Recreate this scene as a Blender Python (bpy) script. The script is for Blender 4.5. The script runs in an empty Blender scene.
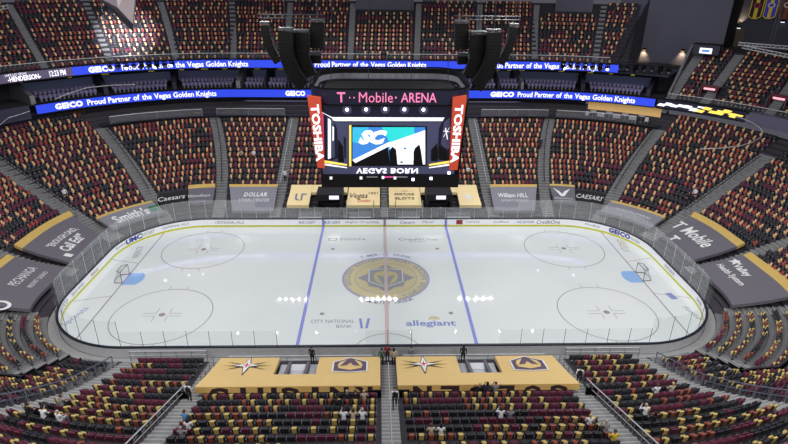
import bpy, bmesh, math, random
import numpy as np
from mathutils import Vector, Matrix
rnd = random.Random(11)
SC = bpy.context.scene
COL = SC.collection
PI = math.pi

# ------------------------------------------------------------------ camera (solved from the rink's regulation lines)
F_PX, CX, CY, CZ = 550.93, -0.6765, -50.679, 29.312
PIT, YAW, ROL = 0.4233, 0.0291, 0.0105
fw = Vector((math.sin(YAW)*math.cos(PIT), math.cos(YAW)*math.cos(PIT), -math.sin(PIT)))
r_ = Vector((math.cos(YAW), -math.sin(YAW), 0)); u_ = r_.cross(fw)
R2 = r_*math.cos(ROL)+u_*math.sin(ROL); U2 = u_*math.cos(ROL)-r_*math.sin(ROL)
CAM = Vector((CX, CY, CZ))
cd = bpy.data.cameras.new('camera'); cam = bpy.data.objects.new('camera', cd); COL.objects.link(cam)
cd.sensor_width = 36; cd.lens = F_PX/788*36; cd.clip_start = .1; cd.clip_end = 600
cam.matrix_world = Matrix(((R2.x, U2.x, -fw.x, CX), (R2.y, U2.y, -fw.y, CY), (R2.z, U2.z, -fw.z, CZ), (0, 0, 0, 1)))
SC.camera = cam
def at(px, py, z):
    d = fw + R2*((px-394)/F_PX) + U2*((222-py)/F_PX)
    return CAM + d*((z-CZ)/d.z)
def aty(px, py, y):
    d = fw + R2*((px-394)/F_PX) + U2*((222-py)/F_PX)
    return CAM + d*((y-CY)/d.y)
def proj(p):
    d = Vector(p)-CAM; q = d.dot(fw)
    return 394+F_PX*d.dot(R2)/q, 222-F_PX*d.dot(U2)/q, q

# ------------------------------------------------------------------ bowl coordinates: u along the rink edge, t metres out from the boards
LX, LY, RR = 21.95, 4.42, 8.53
KU = 20.0
TOT = 185.48
def UA(th):
    if 0 <= th <= 90: return LX+(90-th)/90*KU
    if th > 90: return -(LX+(th-90)/90*KU)
    if th >= -90: return 50.79+(-th)/90*KU
    return -(50.79+(180+th)/90*KU)
def UE(side, y): return side*(41.95+LY-y)
def UN(x): return (92.74-abs(x))*(1 if x >= 0 else -1)
def P2(u, t):
    """x, y, outward normal"""
    u = (u+92.74) % TOT - 92.74
    s = 1 if u >= 0 else -1
    a = abs(u)
    if a <= LX: x, y, nx, ny = a, LY+RR+t, 0, 1
    elif a <= 41.95:
        th = PI/2*(1-(a-LX)/KU); nx, ny = math.cos(th), math.sin(th); x, y = LX+(RR+t)*nx, LY+(RR+t)*ny
    elif a <= 50.79: x, y, nx, ny = LX+RR+t, LY-(a-41.95), 1, 0
    elif a <= 70.79:
        th = -PI/2*(a-50.79)/KU; nx, ny = math.cos(th), math.sin(th); x, y = LX+(RR+t)*nx, -LY+(RR+t)*ny
    else: x, y, nx, ny = LX-(a-70.79), -(LY+RR+t), 0, -1
    if ny < -.87 and x > 13 and t > 0:      # near stand: the rows start to bend before the rink corner does
        k = .0012*t*min(1, (-ny-.87)/.13); y += k*(x-13)**2; nx += 2*k*(x-13); L = math.hypot(nx, ny); nx /= L; ny /= L
    return s*x, y, s*nx, ny
def duds(u, t):
    u = (u+92.74) % TOT - 92.74
    a = abs(u)
    if LX < a < 41.95 or 50.79 < a < 70.79: return KU/(PI/2)/(RR+t)
    return 1.0
def arc(u, t):
    a = abs(u); k = PI/2*(RR+t)/KU
    s = min(a, LX)+max(0, min(a, 41.95)-LX)*k+max(0, min(a, 50.79)-41.95)+max(0, a-50.79)*k
    return s if u >= 0 else -s
def unarc(s, t):
    a = abs(s); k = PI/2*(RR+t)/KU; c1 = LX+KU*k; c2 = c1+8.84
    u = a if a <= LX else LX+(a-LX)/k if a <= c1 else 41.95+(a-c1) if a <= c2 else 50.79+(a-c2)/k
    return u if s >= 0 else -u
def shift(u, t, d):
    return unarc(arc(u, t)+d, t) if abs(u) < 65 else u+d*duds(u, t)
def offs(x, y):
    cx = min(max(x, -LX), LX); cy = min(max(y, -LY), LY)
    d = math.hypot(x-cx, y-cy) or 1e-6
    return d-RR, (y-cy)/d
def rise(ny): return .365+.0625*(ny+1)
def top(t, ny):
    if t < 6.8: return 1.3+.229*(t-2)
    return 2.4+(t-6.8)*rise(ny)
def row_t(r): return 2+.96*r if r < 5 else 6.8+(r-5)
def row_z(r, ny):
    return (1.3+.229*(.96*(r+.5)) if r < 5 else 2.4+(r-5+.5)*rise(ny))-.9
def deck_at(x, y):
    t, ny = offs(x, y)
    if t < 2: return 0.3
    r = int((t-2)/.96) if t < 6.8 else 5+int(t-6.8)
    return row_z(r, ny)
UP_T0, UP_RISE, UP_TR = 25.0, .59, .9
def up_z(r): return 16.4+UP_RISE*(r+.5)
MZ_T0 = 24.6
def mz_z(r): return 12.6+.5*(r+.5)

# ------------------------------------------------------------------ materials
def lin(c): return tuple((v/255/12.92 if v/255 <= .04045 else ((v/255+.055)/1.055)**2.4) for v in c)
M = {}
def mat(name, c, rough=.6, metal=0, emit=0, ecol=None, noise=.12, scale=3.0, bump=0, spec=.5):
    m = bpy.data.materials.new(name); m.use_nodes = True; nt = m.node_tree; b = nt.nodes['Principled BSDF']
    col = lin(c)
    b.inputs['Roughness'].default_value = rough; b.inputs['Metallic'].default_value = metal
    b.inputs['Specular IOR Level'].default_value = spec
    tc = nt.nodes.new('ShaderNodeTexCoord'); nz = nt.nodes.new('ShaderNodeTexNoise'); nz.inputs['Scale'].default_value = scale; nz.inputs['Detail'].default_value = 3
    mx = nt.nodes.new('ShaderNodeMix'); mx.data_type = 'RGBA'
    mx.inputs['A'].default_value = (*[v*(1-noise) for v in col], 1); mx.inputs['B'].default_value = (*[min(1, v*(1+noise)) for v in col], 1)
    nt.links.new(tc.outputs['Object'], nz.inputs['Vector']); nt.links.new(nz.outputs['Fac'], mx.inputs['Factor']); nt.links.new(mx.outputs['Result'], b.inputs['Base Color'])
    if bump:
        bp = nt.nodes.new('ShaderNodeBump'); bp.inputs['Strength'].default_value = bump; bp.inputs['Distance'].default_value = .02
        nt.links.new(nz.outputs['Fac'], bp.inputs['Height']); nt.links.new(bp.outputs['Normal'], b.inputs['Normal'])
    if emit:
        b.inputs['Emission Color'].default_value = (*lin(ecol or c), 1); b.inputs['Emission Strength'].default_value = emit
    M[name] = m
    return m
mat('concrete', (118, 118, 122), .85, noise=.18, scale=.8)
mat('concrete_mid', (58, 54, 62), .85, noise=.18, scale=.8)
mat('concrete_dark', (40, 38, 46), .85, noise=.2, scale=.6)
mat('stair_grey', (128, 128, 130), .8, noise=.15, scale=2)
mat('stair_nosing', (160, 160, 160), .7)
mat('void', (10, 10, 14), .9)
mat('gold_far_seat', (224, 176, 126), .7); mat('rust_far_seat', (172, 66, 56), .7)  # far gold holds the tint of the mixed light on that side
mat('gold_seat', (200, 176, 104), .7)
mat('rust_seat', (146, 76, 56), .7)
mat('maroon_seat', (88, 28, 52), .7)
mat('charcoal_seat', (34, 34, 42), .6)
mat('shell_seat', (38, 20, 30), .6)
mat('seat_metal', (104, 104, 112), .45, .5)
mat('purple_seat', (112, 104, 142), .6)
mat('gold_sheet', (222, 190, 126), .75, noise=.06, scale=.7)
mat('gold_drop', (240, 198, 118), .8)
mat('gold_border', (205, 172, 96), .75)
mat('gold_pale_sheet', (246, 222, 168), .75, noise=.06, scale=.7)  # the sheet gold lightened in place of stronger light on the far covers
mat('grey_sheet', (132, 132, 142), .7, noise=.05, scale=.7)
mat('dark_sheet', (106, 102, 112), .7, noise=.06)
mat('black_sheet', (18, 18, 22), .7)
mat('white_print', (232, 232, 232), .7)
mat('dark_print', (62, 44, 52), .7)
mat('purple_print', (98, 78, 98), .7)
mat('red_print', (214, 50, 70), .7)
mat('black', (9, 9, 11), .6, spec=.2)
mat('black_gloss', (6, 6, 9), .45, spec=.2)
mat('truss', (70, 72, 78), .4, .6)
mat('steel', (150, 152, 158), .4, .6)
mat('rail_slate', (104, 108, 128), .45, .3)
mat('rail_white', (200, 202, 206), .45, .2)
mat('board_white', (228, 230, 236), .35, noise=.03, emit=.16)  # slight glow added to brighten the board faces
mat('board_back', (196, 198, 202), .6)
mat('kick_yellow', (206, 206, 30), .5, noise=.04)
mat('cap_navy', (26, 28, 44), .4)
mat('ad_blue', (44, 44, 150), .5)
mat('ad_grey', (120, 120, 130), .5)
mat('ad_red', (150, 40, 40), .5)
mat('ad_green', (40, 120, 80), .5)
mat('goal_red', (84, 54, 58), .4)
mat('net_white', (200, 204, 208), .8)
ICE = dict(rough=.035, noise=.02, spec=.6)
mat('ice_blue', (142, 148, 214), **ICE)
mat('ice_centre', (206, 188, 186), **ICE)
mat('ice_line', (158, 146, 150), **ICE)
mat('ice_crease', (146, 182, 230), **ICE)
mat('ice_gold', (206, 196, 158), **ICE)
mat('ice_gold_light', (200, 190, 142), **ICE)
mat('ice_steel', (158, 158, 166), **ICE)
mat('ice_lilac', (158, 158, 196), **ICE)
mat('ice_print', (140, 142, 152), **ICE)
mat('ice_print_blue', (138, 148, 200), **ICE)
mat('ice_print_tan', (196, 182, 150), **ICE)
mat('ice_white', (214, 218, 218), **ICE)
mat('led_blue', (40, 66, 214), .5, emit=.75, noise=.03)
mat('led_dim', (104, 92, 124), .5, emit=.22, noise=.05)
mat('led_text', (240, 240, 250), .5, emit=1.0)
mat('led_yellow', (250, 214, 90), .5, emit=1.0)
mat('led_orange', (196, 72, 46), .5, emit=.32, noise=.08)
mat('led_magenta', (214, 76, 150), .5, emit=.5, noise=.05)
mat('led_pink_text', (244, 130, 176), .5, emit=.55)
mat('led_navy', (26, 26, 48), .4, emit=.25)
mat('led_navy_light', (72, 74, 104), .4, emit=.3)
mat('led_cyan', (56, 176, 214), .4, emit=.7)
mat('led_teal', (44, 200, 196), .4, emit=.75)
mat('led_skyblue', (60, 130, 210), .4, emit=.6)
mat('led_white', (236, 240, 250), .4, emit=.85)
mat('led_black', (8, 8, 14), .4)
mat('led_spot', (220, 220, 255), .4, emit=4.0)
mat('lamp_warm', (255, 190, 110), .4, emit=3.0)
mat('lamp_white', (240, 240, 255), .4, emit=4.0)
mat('screen_white', (226, 228, 250), .4, emit=1.0)
mat('sign_red', (92, 26, 40), .6)
mat('sign_pink', (250, 170, 180), .5, emit=1.0)
mat('wall_dark', (84, 84, 98), .85, noise=.12, scale=.25)
mat('wall_darker', (54, 54, 66), .85, noise=.15, scale=.25)
mat('wall_brown', (72, 60, 50), .8)
mat('wall_blue', (54, 56, 78), .7)
mat('suite_wall', (40, 38, 56), .7)
mat('suite_window', (80, 86, 116), .2, emit=.16)
mat('suite_warm', (196, 190, 70), .6, emit=.35)  # warm light on the suite walls, put in as a glowing colour
mat('club_warm', (206, 166, 104), .7, emit=.4)  # lounge wall glows in place of its warm lighting
mat('wood', (150, 112, 70), .6)
mat('fascia', (96, 92, 118), .6)
mat('facet_light', (168, 156, 160), .7, noise=.05)  # facet tones paint light and shade onto one pale cladding
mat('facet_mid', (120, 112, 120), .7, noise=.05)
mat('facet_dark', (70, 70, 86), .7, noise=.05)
mat('banner_black', (24, 20, 20), .8); mat('banner_gold', (206, 176, 60), .8); mat('banner_blue', (58, 64, 170), .8)
mat('banner_maroon', (70, 24, 24), .8); mat('banner_rust', (110, 60, 40), .8); mat('banner_cream', (190, 170, 160), .8); mat('banner_red', (150, 40, 44), .8)
mat('skin_light', (204, 158, 134), .6); mat('skin_tan', (164, 116, 90), .6)
mat('cloth_white', (226, 226, 232), .8); mat('cloth_black', (24, 24, 30), .8); mat('cloth_grey', (130, 130, 138), .8); mat('cloth_navy', (34, 40, 70), .8)
mat('cloth_yellow', (230, 196, 50), .8); mat('cloth_red', (150, 40, 44), .8); mat('cloth_green', (60, 96, 76), .8); mat('cloth_beige', (190, 176, 150), .8); mat('cloth_blue', (80, 140, 190), .8)
mat('hair_dark', (30, 22, 20), .7); mat('hair_brown', (84, 58, 40), .7); mat('hair_fair', (190, 160, 110), .7); mat('hair_grey', (160, 156, 152), .7)
mat('shoe', (20, 20, 22), .6)
mat('eye', (20, 18, 18), .3)

def glass_mat(name, tint, haze, dens):
    m = bpy.data.materials.new(name); m.use_nodes = True; nt = m.node_tree; nt.nodes.clear()
    out = nt.nodes.new('ShaderNodeOutputMaterial'); tr = nt.nodes.new('ShaderNodeBsdfTransparent'); tr.inputs[0].default_value = (*tint, 1)
    df = nt.nodes.new('ShaderNodeBsdfDiffuse'); gl = nt.nodes.new('ShaderNodeBsdfGlossy'); gl.inputs['Roughness'].default_value = .08
    nz = nt.nodes.new('ShaderNodeTexNoise'); nz.inputs['Scale'].default_value = .6
    rmp = nt.nodes.new('ShaderNodeMapRange'); rmp.inputs['To Min'].default_value = haze*.7; rmp.inputs['To Max'].default_value = haze*1.3
    df.inputs[0].default_value = (*dens, 1)
    m1 = nt.nodes.new('ShaderNodeMixShader'); m2 = nt.nodes.new('ShaderNodeMixShader'); m2.inputs[0].default_value = .04
    nt.links.new(nz.outputs['Fac'], rmp.inputs['Value']); nt.links.new(rmp.outputs['Result'], m1.inputs[0])
    nt.links.new(tr.outputs[0], m1.inputs[1]); nt.links.new(df.outputs[0], m1.inputs[2])
    nt.links.new(m1.outputs[0], m2.inputs[1]); nt.links.new(gl.outputs[0], m2.inputs[2]); nt.links.new(m2.outputs[0], out.inputs[0])
    M[name] = m
glass_mat('rink_glass', (.93, .95, .95), .24, (.74, .76, .78))  # haze of glancing views on the far panes, mixed in as diffuse
glass_mat('near_glass', (.97, .98, .98), .035, (.6, .62, .63))
glass_mat('rail_glass', (.85, .87, .9), .16, (.4, .4, .44))

def ice_material():
    m = bpy.data.materials.new('ice'); m.use_nodes = True; nt = m.node_tree; b = nt.nodes['Principled BSDF']
    tc = nt.nodes.new('ShaderNodeTexCoord'); nz = nt.nodes.new('ShaderNodeTexNoise'); nz.inputs['Scale'].default_value = .12; nz.inputs['Detail'].default_value = 5
    n2 = nt.nodes.new('ShaderNodeTexNoise'); n2.inputs['Scale'].default_value = 2.5; n2.inputs['Detail'].default_value = 6
    cr = nt.nodes.new('ShaderNodeValToRGB'); cr.color_ramp.elements[0].position = .3; cr.color_ramp.elements[0].color = (*lin((216, 222, 222)), 1)
    cr.color_ramp.elements[1].position = .7; cr.color_ramp.elements[1].color = (*lin((224, 228, 228)), 1)
    mr = nt.nodes.new('ShaderNodeMapRange'); mr.inputs['To Min'].default_value = .02; mr.inputs['To Max'].default_value = .035
    nt.links.new(tc.outputs['Object'], nz.inputs['Vector']); nt.links.new(tc.outputs['Object'], n2.inputs['Vector'])
    nt.links.new(nz.outputs['Fac'], cr.inputs['Fac']); nt.links.new(cr.outputs['Color'], b.inputs['Base Color'])
    nt.links.new(n2.outputs['Fac'], mr.inputs['Value']); nt.links.new(mr.outputs['Result'], b.inputs['Roughness'])
    b.inputs['Specular IOR Level'].default_value = .6
    M['ice'] = m
ice_material()

# ------------------------------------------------------------------ object helpers
def tag(o, label=None, cat=None, group=None, kind=None):
    if label: o['label'] = label
    if cat: o['category'] = cat
    if group: o['group'] = group
    if kind: o['kind'] = kind
    return o
def empty(name, loc, label=None, cat=None, group=None, rz=0):
    o = bpy.data.objects.new(name, None); COL.objects.link(o); o.location = loc; o.rotation_euler = (0, 0, rz)
    o.empty_display_size = .2
    return tag(o, label, cat, group)
class MB:
    """collects geometry for ONE mesh"""
    def __init__(s): s.v = []; s.f = []; s.m = []
    def add(s, vs, fs, mi=0):
        b = len(s.v); s.v += [tuple(p) for p in vs]; s.f += [tuple(b+i for i in f) for f in fs]; s.m += [mi]*len(fs); return s
    def quad(s, a, b, c, d, mi=0): return s.add([a, b, c, d], [(0, 1, 2, 3)], mi)
    def hexa(s, p, mi=0):   # 8 points: bottom 0-3, top 4-7
        return s.add(p, [(0, 3, 2, 1), (4, 5, 6, 7), (0, 1, 5, 4), (1, 2, 6, 5), (2, 3, 7, 6), (3, 0, 4, 7)], mi)
    def box(s, c, d, mi=0, rot=None):
        x, y, z = d[0]/2, d[1]/2, d[2]/2; c = Vector(c)
        p = [Vector(q) for q in ((-x, -y, -z), (x, -y, -z), (x, y, -z), (-x, y, -z), (-x, -y, z), (x, -y, z), (x, y, z), (-x, y, z))]
        if rot is not None: p = [rot @ q for q in p]
        return s.hexa([c+q for q in p], mi)
    def tube(s, pts, r, n=6, mi=0, cap=True):
        pts = [Vector(p) for p in pts]; rs = r if isinstance(r, (list, tuple)) else [r]*len(pts)
        b = len(s.v); up = Vector((0, 0, 1))
        for i, p in enumerate(pts):
            d = (pts[min(i+1, len(pts)-1)]-pts[max(i-1, 0)]).normalized()
            a = d.cross(up)
            if a.length < 1e-3: a = d.cross(Vector((1, 0, 0)))
            a.normalize(); c = a.cross(d)
            for k in range(n):
                q = p+(a*math.cos(2*PI*k/n)+c*math.sin(2*PI*k/n))*rs[i]; s.v.append(tuple(q))
        for i in range(len(pts)-1):
            for k in range(n):
                s.f.append((b+i*n+k, b+i*n+(k+1) % n, b+(i+1)*n+(k+1) % n, b+(i+1)*n+k)); s.m.append(mi)
        if cap:
            s.f.append(tuple(b+k for k in reversed(range(n)))); s.f.append(tuple(b+(len(pts)-1)*n+k for k in range(n))); s.m += [mi, mi]
        return s
    def disc(s, c, r0, r1, n=48, a0=0, a1=2*PI, mi=0, ax=(1, 0, 0), ay=(0, 1, 0)):
        c = Vector(c); ax = Vector(ax); ay = Vector(ay); full = abs(a1-a0-2*PI) < 1e-6
        ring = [(math.cos(a0+(a1-a0)*k/n), math.sin(a0+(a1-a0)*k/n)) for k in range(n if full else n+1)]
        if r0 <= 0:
            s.add([c+ax*(r1*x)+ay*(r1*y) for x, y in ring], [tuple(range(len(ring)))], mi); return s
        vs = [c+ax*(r*x)+ay*(r*y) for r in (r0, r1) for x, y in ring]; L = len(ring)
        s.add(vs, [(k, L+k, L+(k+1) % L, (k+1) % L) for k in range(n)], mi)
        return s
    def build(s, name, mats, parent=None, smooth=False, bevel=0):
        me = bpy.data.meshes.new(name); me.from_pydata(s.v, [], s.f)
        mats = mats if isinstance(mats, (list, tuple)) else [mats]
        for m in mats: me.materials.append(M[m] if isinstance(m, str) else m)
        if len(mats) > 1: me.polygons.foreach_set('material_index', s.m)
        if smooth: me.polygons.foreach_set('use_smooth', [True]*len(me.polygons))
        if bevel:
            bm = bmesh.new(); bm.from_mesh(me); bmesh.ops.bevel(bm, geom=list(bm.edges), offset=bevel, segments=2, affect='EDGES', profile=.6); bm.to_mesh(me); bm.free()
        me.update()
        o = bpy.data.objects.new(name, me); COL.objects.link(o)
        if parent is not None: o.parent = parent
        return o
def world_child(o, parent):
    """keep o's world-space vertices while parenting under an Empty placed elsewhere"""
    o.parent = parent
    o.matrix_parent_inverse = Matrix.Translation(parent.location).inverted() if parent.rotation_euler.z == 0 else (Matrix.Translation(parent.location) @ Matrix.Rotation(parent.rotation_euler.z, 4, 'Z')).inverted()
    return o
def part(mb, name, mats, parent, **k): return world_child(mb.build(name, mats, **k), parent)

_txt = {}
def cap_mid(bold):
    ys = [v[1] for v in glyphs('H', bold)[0]]
    return (max(ys)+min(ys))/2
def glyphs(s, bold=.0, shear=0., space=1.):
    key = (s, bold, shear, space)
    if key in _txt: return _txt[key]
    c = bpy.data.curves.new('t', 'FONT'); c.body = s; c.size = 1; c.offset = bold; c.shear = shear; c.space_character = space; c.resolution_u = 2
    c.align_x = 'CENTER'; c.align_y = 'BOTTOM_BASELINE'
    o = bpy.data.objects.new('t', c); COL.objects.link(o)
    bpy.context.view_layer.update()
    me = bpy.data.meshes.new_from_object(o.evaluated_get(bpy.context.evaluated_depsgraph_get()))
    vs = [(v.co.x, v.co.y) for v in me.vertices]; fs = [tuple(p.vertices) for p in me.polygons]
    bpy.data.objects.remove(o); bpy.data.curves.remove(c); bpy.data.meshes.remove(me)
    _txt[key] = (vs, fs); return vs, fs
def text(name, s, f, width, m, parent, height=None, bold=.0, shear=0., space=1., cap=False):
    """lettering mapped by f(x, y) to the surface; WIDTH metres wide"""
    vs, fs = glyphs(s, bold, shear, space)
    xs = [v[0] for v in vs]; ys = [v[1] for v in vs]
    k = width/(max(xs)-min(xs)); ky = height/(max(ys)-min(ys)) if height else k
    mx, my = (max(xs)+min(xs))/2, (max(ys)+min(ys))/2
    if cap: ky = height/.72; my = cap_mid(bold)
    b = MB().add([f((x-mx)*k, (y-my)*ky) for x, y in vs], fs)
    o = b.build(name, m)
    if parent is not None: world_child(o, parent)
    return o
def poly(name, polys, f, m, parent):
    b = MB()
    for p in polys: b.add([f(*q) for q in p], [tuple(range(len(p)))])
    o = b.build(name, m)
    bm = bmesh.new(); bm.from_mesh(o.data); bmesh.ops.triangulate(bm, faces=list(bm.faces)); bm.to_mesh(o.data); bm.free()
    if parent is not None: world_child(o, parent)
    return o

# ================================================================== THE SETTING
# ---- ice
def rim(t, z, du=1.0):
    n = 186
    out = []
    u = -92.74
    while u < 92.74-1e-6:
        x, y, nx, ny = P2(u, t); out.append((x, y, z))
        a = abs(u); u += .6 if (LX-1 < a < 42.5 or 50 < a < 71.5) else 2.0
    return out
def line_rim(t, du_c=.5, du_s=2.0):
    us = []; u = -92.74
    while u < 92.74-1e-6:
        us.append(u); a = abs(u); u += du_c if (LX-1 < a < 42.5 or 50 < a < 71.5) else du_s
    return us
b = MB(); rp = rim(0.02, 0); b.add(rp, [tuple(range(len(rp)))])
ice = b.build('floor', 'ice'); tag(ice, kind='structure')
def icef(cx, cy, lift=.006, s=1): return lambda x, y: (cx+x*s, cy+y*s, lift)
def icepart(mb, name, m): o = mb.build(name, m, ice); return o
for sx in (-1, 1):
    icepart(MB().add([(sx*7.77-.15, -12.9, .012), (sx*7.77+.15, -12.9, .012), (sx*7.77+.15, 12.9, .012), (sx*7.77-.15, 12.9, .012)], [(0, 1, 2, 3)]), 'blue_line', 'ice_blue')
    gy = LY+math.sqrt(RR**2-(27.13-LX)**2)-.05
    icepart(MB().quad((sx*27.13-.06, -gy, .012), (sx*27.13+.06, -gy, .012), (sx*27.13+.06, gy, .012), (sx*27.13-.06, gy, .012)), 'goal_line', 'ice_line')
    # crease: half disc cut at four feet
    pts = [(sx*27.13, -1.22)]
    for k in range(17):
        a = -PI/2+PI*k/16; x = math.cos(a)*1.83; y = math.sin(a)*1.83
        if abs(y) <= 1.23: pts.append((sx*(27.13-max(x, 1.37)), y))
    pts = [(sx*27.13, -1.22)]+[(sx*(27.13-math.sqrt(1.83**2-y*y)), y) for y in np.linspace(-1.22, 1.22, 12)]+[(sx*27.13, 1.22)]
    icepart(MB().add([(x, y, .010) for x, y in pts], [tuple(range(len(pts)))]), 'goal_crease', 'ice_crease')
    for sy in (-1, 1):   # trapezoid lines behind the goal
        a, c = (sx*27.13, sy*3.35), (sx*30.4, sy*4.27)
        icepart(MB().quad((a[0], a[1]-.04, .012), (c[0], c[1]-.04, .012), (c[0], c[1]+.04, .012), (a[0], a[1]+.04, .012)), 'trapezoid_line', 'ice_line')
        cx, cy = sx*21.03, sy*6.71
        b = MB().disc((cx, cy, .012), 4.52, 4.60, 72)
        for hx in (-1, 1):
            for hy in (-1, 1):   # hash marks
                b.box((cx+hx*.9, cy+hy*4.85, .012), (.05, .6, .002))
        icepart(b, 'faceoff_circle', 'ice_line')
        b = MB()
        for hx in (-1, 1):
            for hy in (-1, 1):   # restraining marks by the spot
                b.box((cx+hx*1.2, cy+hy*.23, .012), (1.2, .05, .002)); b.box((cx+hx*.6, cy+hy*.68, .012), (.05, .9, .002))
        icepart(b, 'restraining_marking', 'ice_line')
        icepart(MB().disc((cx, cy, .013), 0, .3, 20), 'faceoff_spot', 'ice_line')
        icepart(MB().disc((sx*6.1, sy*6.71, .013), 0, .22, 20), 'neutral_spot', 'ice_line')
icepart(MB().quad((-.17, -12.9, .042), (.17, -12.9, .042), (.17, 12.9, .042), (-.17, 12.9, .042)), 'centre_line', 'ice_centre')
icepart(MB().disc((0, -12.93, .012), 2.98, 3.05, 32, 0, PI), 'referee_crease', 'ice_line')
# centre emblem
icepart(MB().disc((0, 0, .008), 0, 4.62, 96), 'logo_rim', 'ice_lilac')
icepart(MB().disc((0, 0, .012), 0, 4.42, 96), 'logo_disc', 'ice_gold')
icepart(MB().disc((0, 0, .016), 3.2, 3.27, 96), 'logo_ring', 'ice_steel')
icepart(MB().disc((0, 0, .016), 4.28, 4.34, 96), 'logo_ring', 'ice_steel')
def arc_text(s, r, a_mid, span, size, m, name, bold=.02, flip=False):
    n = len(s)
    b = MB()
    for i, ch in enumerate(s):
        if ch == ' ': continue
        fr = (i+.5)/n-.5
        a = a_mid-fr*span if not flip else a_mid+fr*span
        vs, fs = glyphs(ch, bold)
        rx, ry = (math.sin(a), -math.cos(a)), (math.cos(a), math.sin(a))
        if flip: rx = (-rx[0], -rx[1]); ry = (-ry[0], -ry[1])
        c = (r*math.cos(a), r*math.sin(a))
        b.add([(c[0]+rx[0]*x*size+ry[0]*y*size, c[1]+rx[1]*x*size+ry[1]*y*size, .020) for x, y in vs], fs)
    icepart(b, name, m)
arc_text('GOLDEN KNIGHTS', 3.78, PI*.80, PI*.66, .85, 'ice_steel', 'logo_lettering')
arc_text('VEGAS GOLDEN KNIGHTS', 3.78, PI*.05, PI*.84, .85, 'ice_steel', 'logo_lettering')
arc_text('T-MOBILE ARENA', 5.1, PI*.5, PI*.36, .62, 'ice_print', 'logo_lettering')
arc_text('T-MOBILE ARENA', 5.1, PI*1.5, PI*.36, .62, 'ice_print', 'logo_lettering', flip=True)
st = []
for k in range(8):
    a = PI/4*k+0; st.append((math.cos(a)*(3.05 if k % 2 == 0 else 2.5), math.sin(a)*(3.05 if k % 2 == 0 else 2.5)))
    a += PI/8; st.append((math.cos(a)*2.15, math.sin(a)*2.15))
poly('logo_star', [st], icef(0, 0, .018), 'ice_steel', ice)
SH = [(-1, .82), (0, .95), (1, .82), (1, -.45), (0, -1.05), (-1, -.45)]
HELM = [[(-.66, .48), (0, .76), (.66, .48), (.74, .05), (.62, -.42), (.16, -.84), (-.16, -.84), (-.62, -.42), (-.74, .05)]]
VEE = [[(-.62, .22), (-.2, .10), (0, -.34), (.2, .10), (.62, .22), (.18, -.95), (-.18, -.95)]]
def scale(ps, k, ky=None): return [[(x*k, y*(ky or k)) for x, y in p] for p in ps]
poly('logo_shield', scale([SH], 1.85, 2.0), icef(0, .1, .022), 'ice_white', ice)
poly('logo_shield', scale([SH], 1.72, 1.86), icef(0, .1, .026), 'ice_steel', ice)
poly('logo_helmet', scale(HELM, 1.75, 1.9), icef(0, .1, .030), 'ice_gold_light', ice)
poly('logo_helmet', scale(VEE, 1.6, 1.7), icef(0, .15, .034), 'ice_steel', ice)
# ice adverts
text('ice_lettering', 'TOYOTA', icef(-3.9, 9.25), 3.2, 'ice_print', ice, .55, bold=.01)
poly('ice_emblem', [[(-.5, -.35), (.5, -.35), (.5, .35), (-.5, .35)]], icef(-6.3, 9.25), 'ice_line', ice)
poly('ice_emblem', [[(-.38, -.22), (.38, -.22), (.38, .22), (-.38, .22)]], icef(-6.3, 9.25, .012), 'ice_white', ice)
text('ice_lettering', 'CreditOne', icef(4.0, 9.25), 4.7, 'ice_print', ice, .7, shear=.25)
text('ice_lettering', 'BANK', icef(4.0, 8.55), 2.0, 'ice_print', ice, .3, space=1.2)
text('ice_lettering', 'CITY NATIONAL', icef(-5.0, -7.95), 4.0, 'ice_print', ice, .55)
text('ice_lettering', 'BANK', icef(-3.9, -8.75), 1.4, 'ice_print', ice, .5)
poly('ice_emblem', [[(-.5, .8), (-.25, .8), (-.05, -.8), (-.3, -.8)], [(.1, -.8), (.35, -.8), (.55, .8), (.3, .8)]], icef(-2.1, -8.3), 'ice_print_blue', ice)
text('ice_lettering', 'allegiant', icef(4.05, -8.45), 4.6, 'ice_print_blue', ice, 1.15, bold=.025)
icepart(MB().disc((4.4, -7.75, .004), 0, .55, 24, 0, PI), 'ice_emblem', 'ice_gold')
def icerot(cx, cy, a, lift=.006):
    c, s = math.cos(a), math.sin(a)
    return lambda x, y: (cx+x*c-y*s, cy+x*s+y*c, lift)
text('ice_lettering', 'FIREROCK', icerot(-28.3, 6.1, PI*.56), 3.0, 'ice_print', ice, .7)
text('ice_lettering', 'Sprouts', icerot(-28.9, -6.9, PI*.42), 3.0, 'ice_print_blue', ice, .9)
text('ice_lettering', 'LEXUS LV', icerot(28.4, 7.4, -PI*.55), 3.2, 'ice_print_tan', ice, .9, bold=.02)
poly('ice_emblem', [[(-.6, -.35), (.6, -.35), (.6, .35), (-.6, .35)]], icerot(28.7, -3.9, -PI*.45), 'ice_print_blue', ice)
text('ice_lettering', 'Findlay', icerot(29.2, -7.0, -PI*.42), 2.4, 'ice_print', ice, .7, shear=.2)

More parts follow.
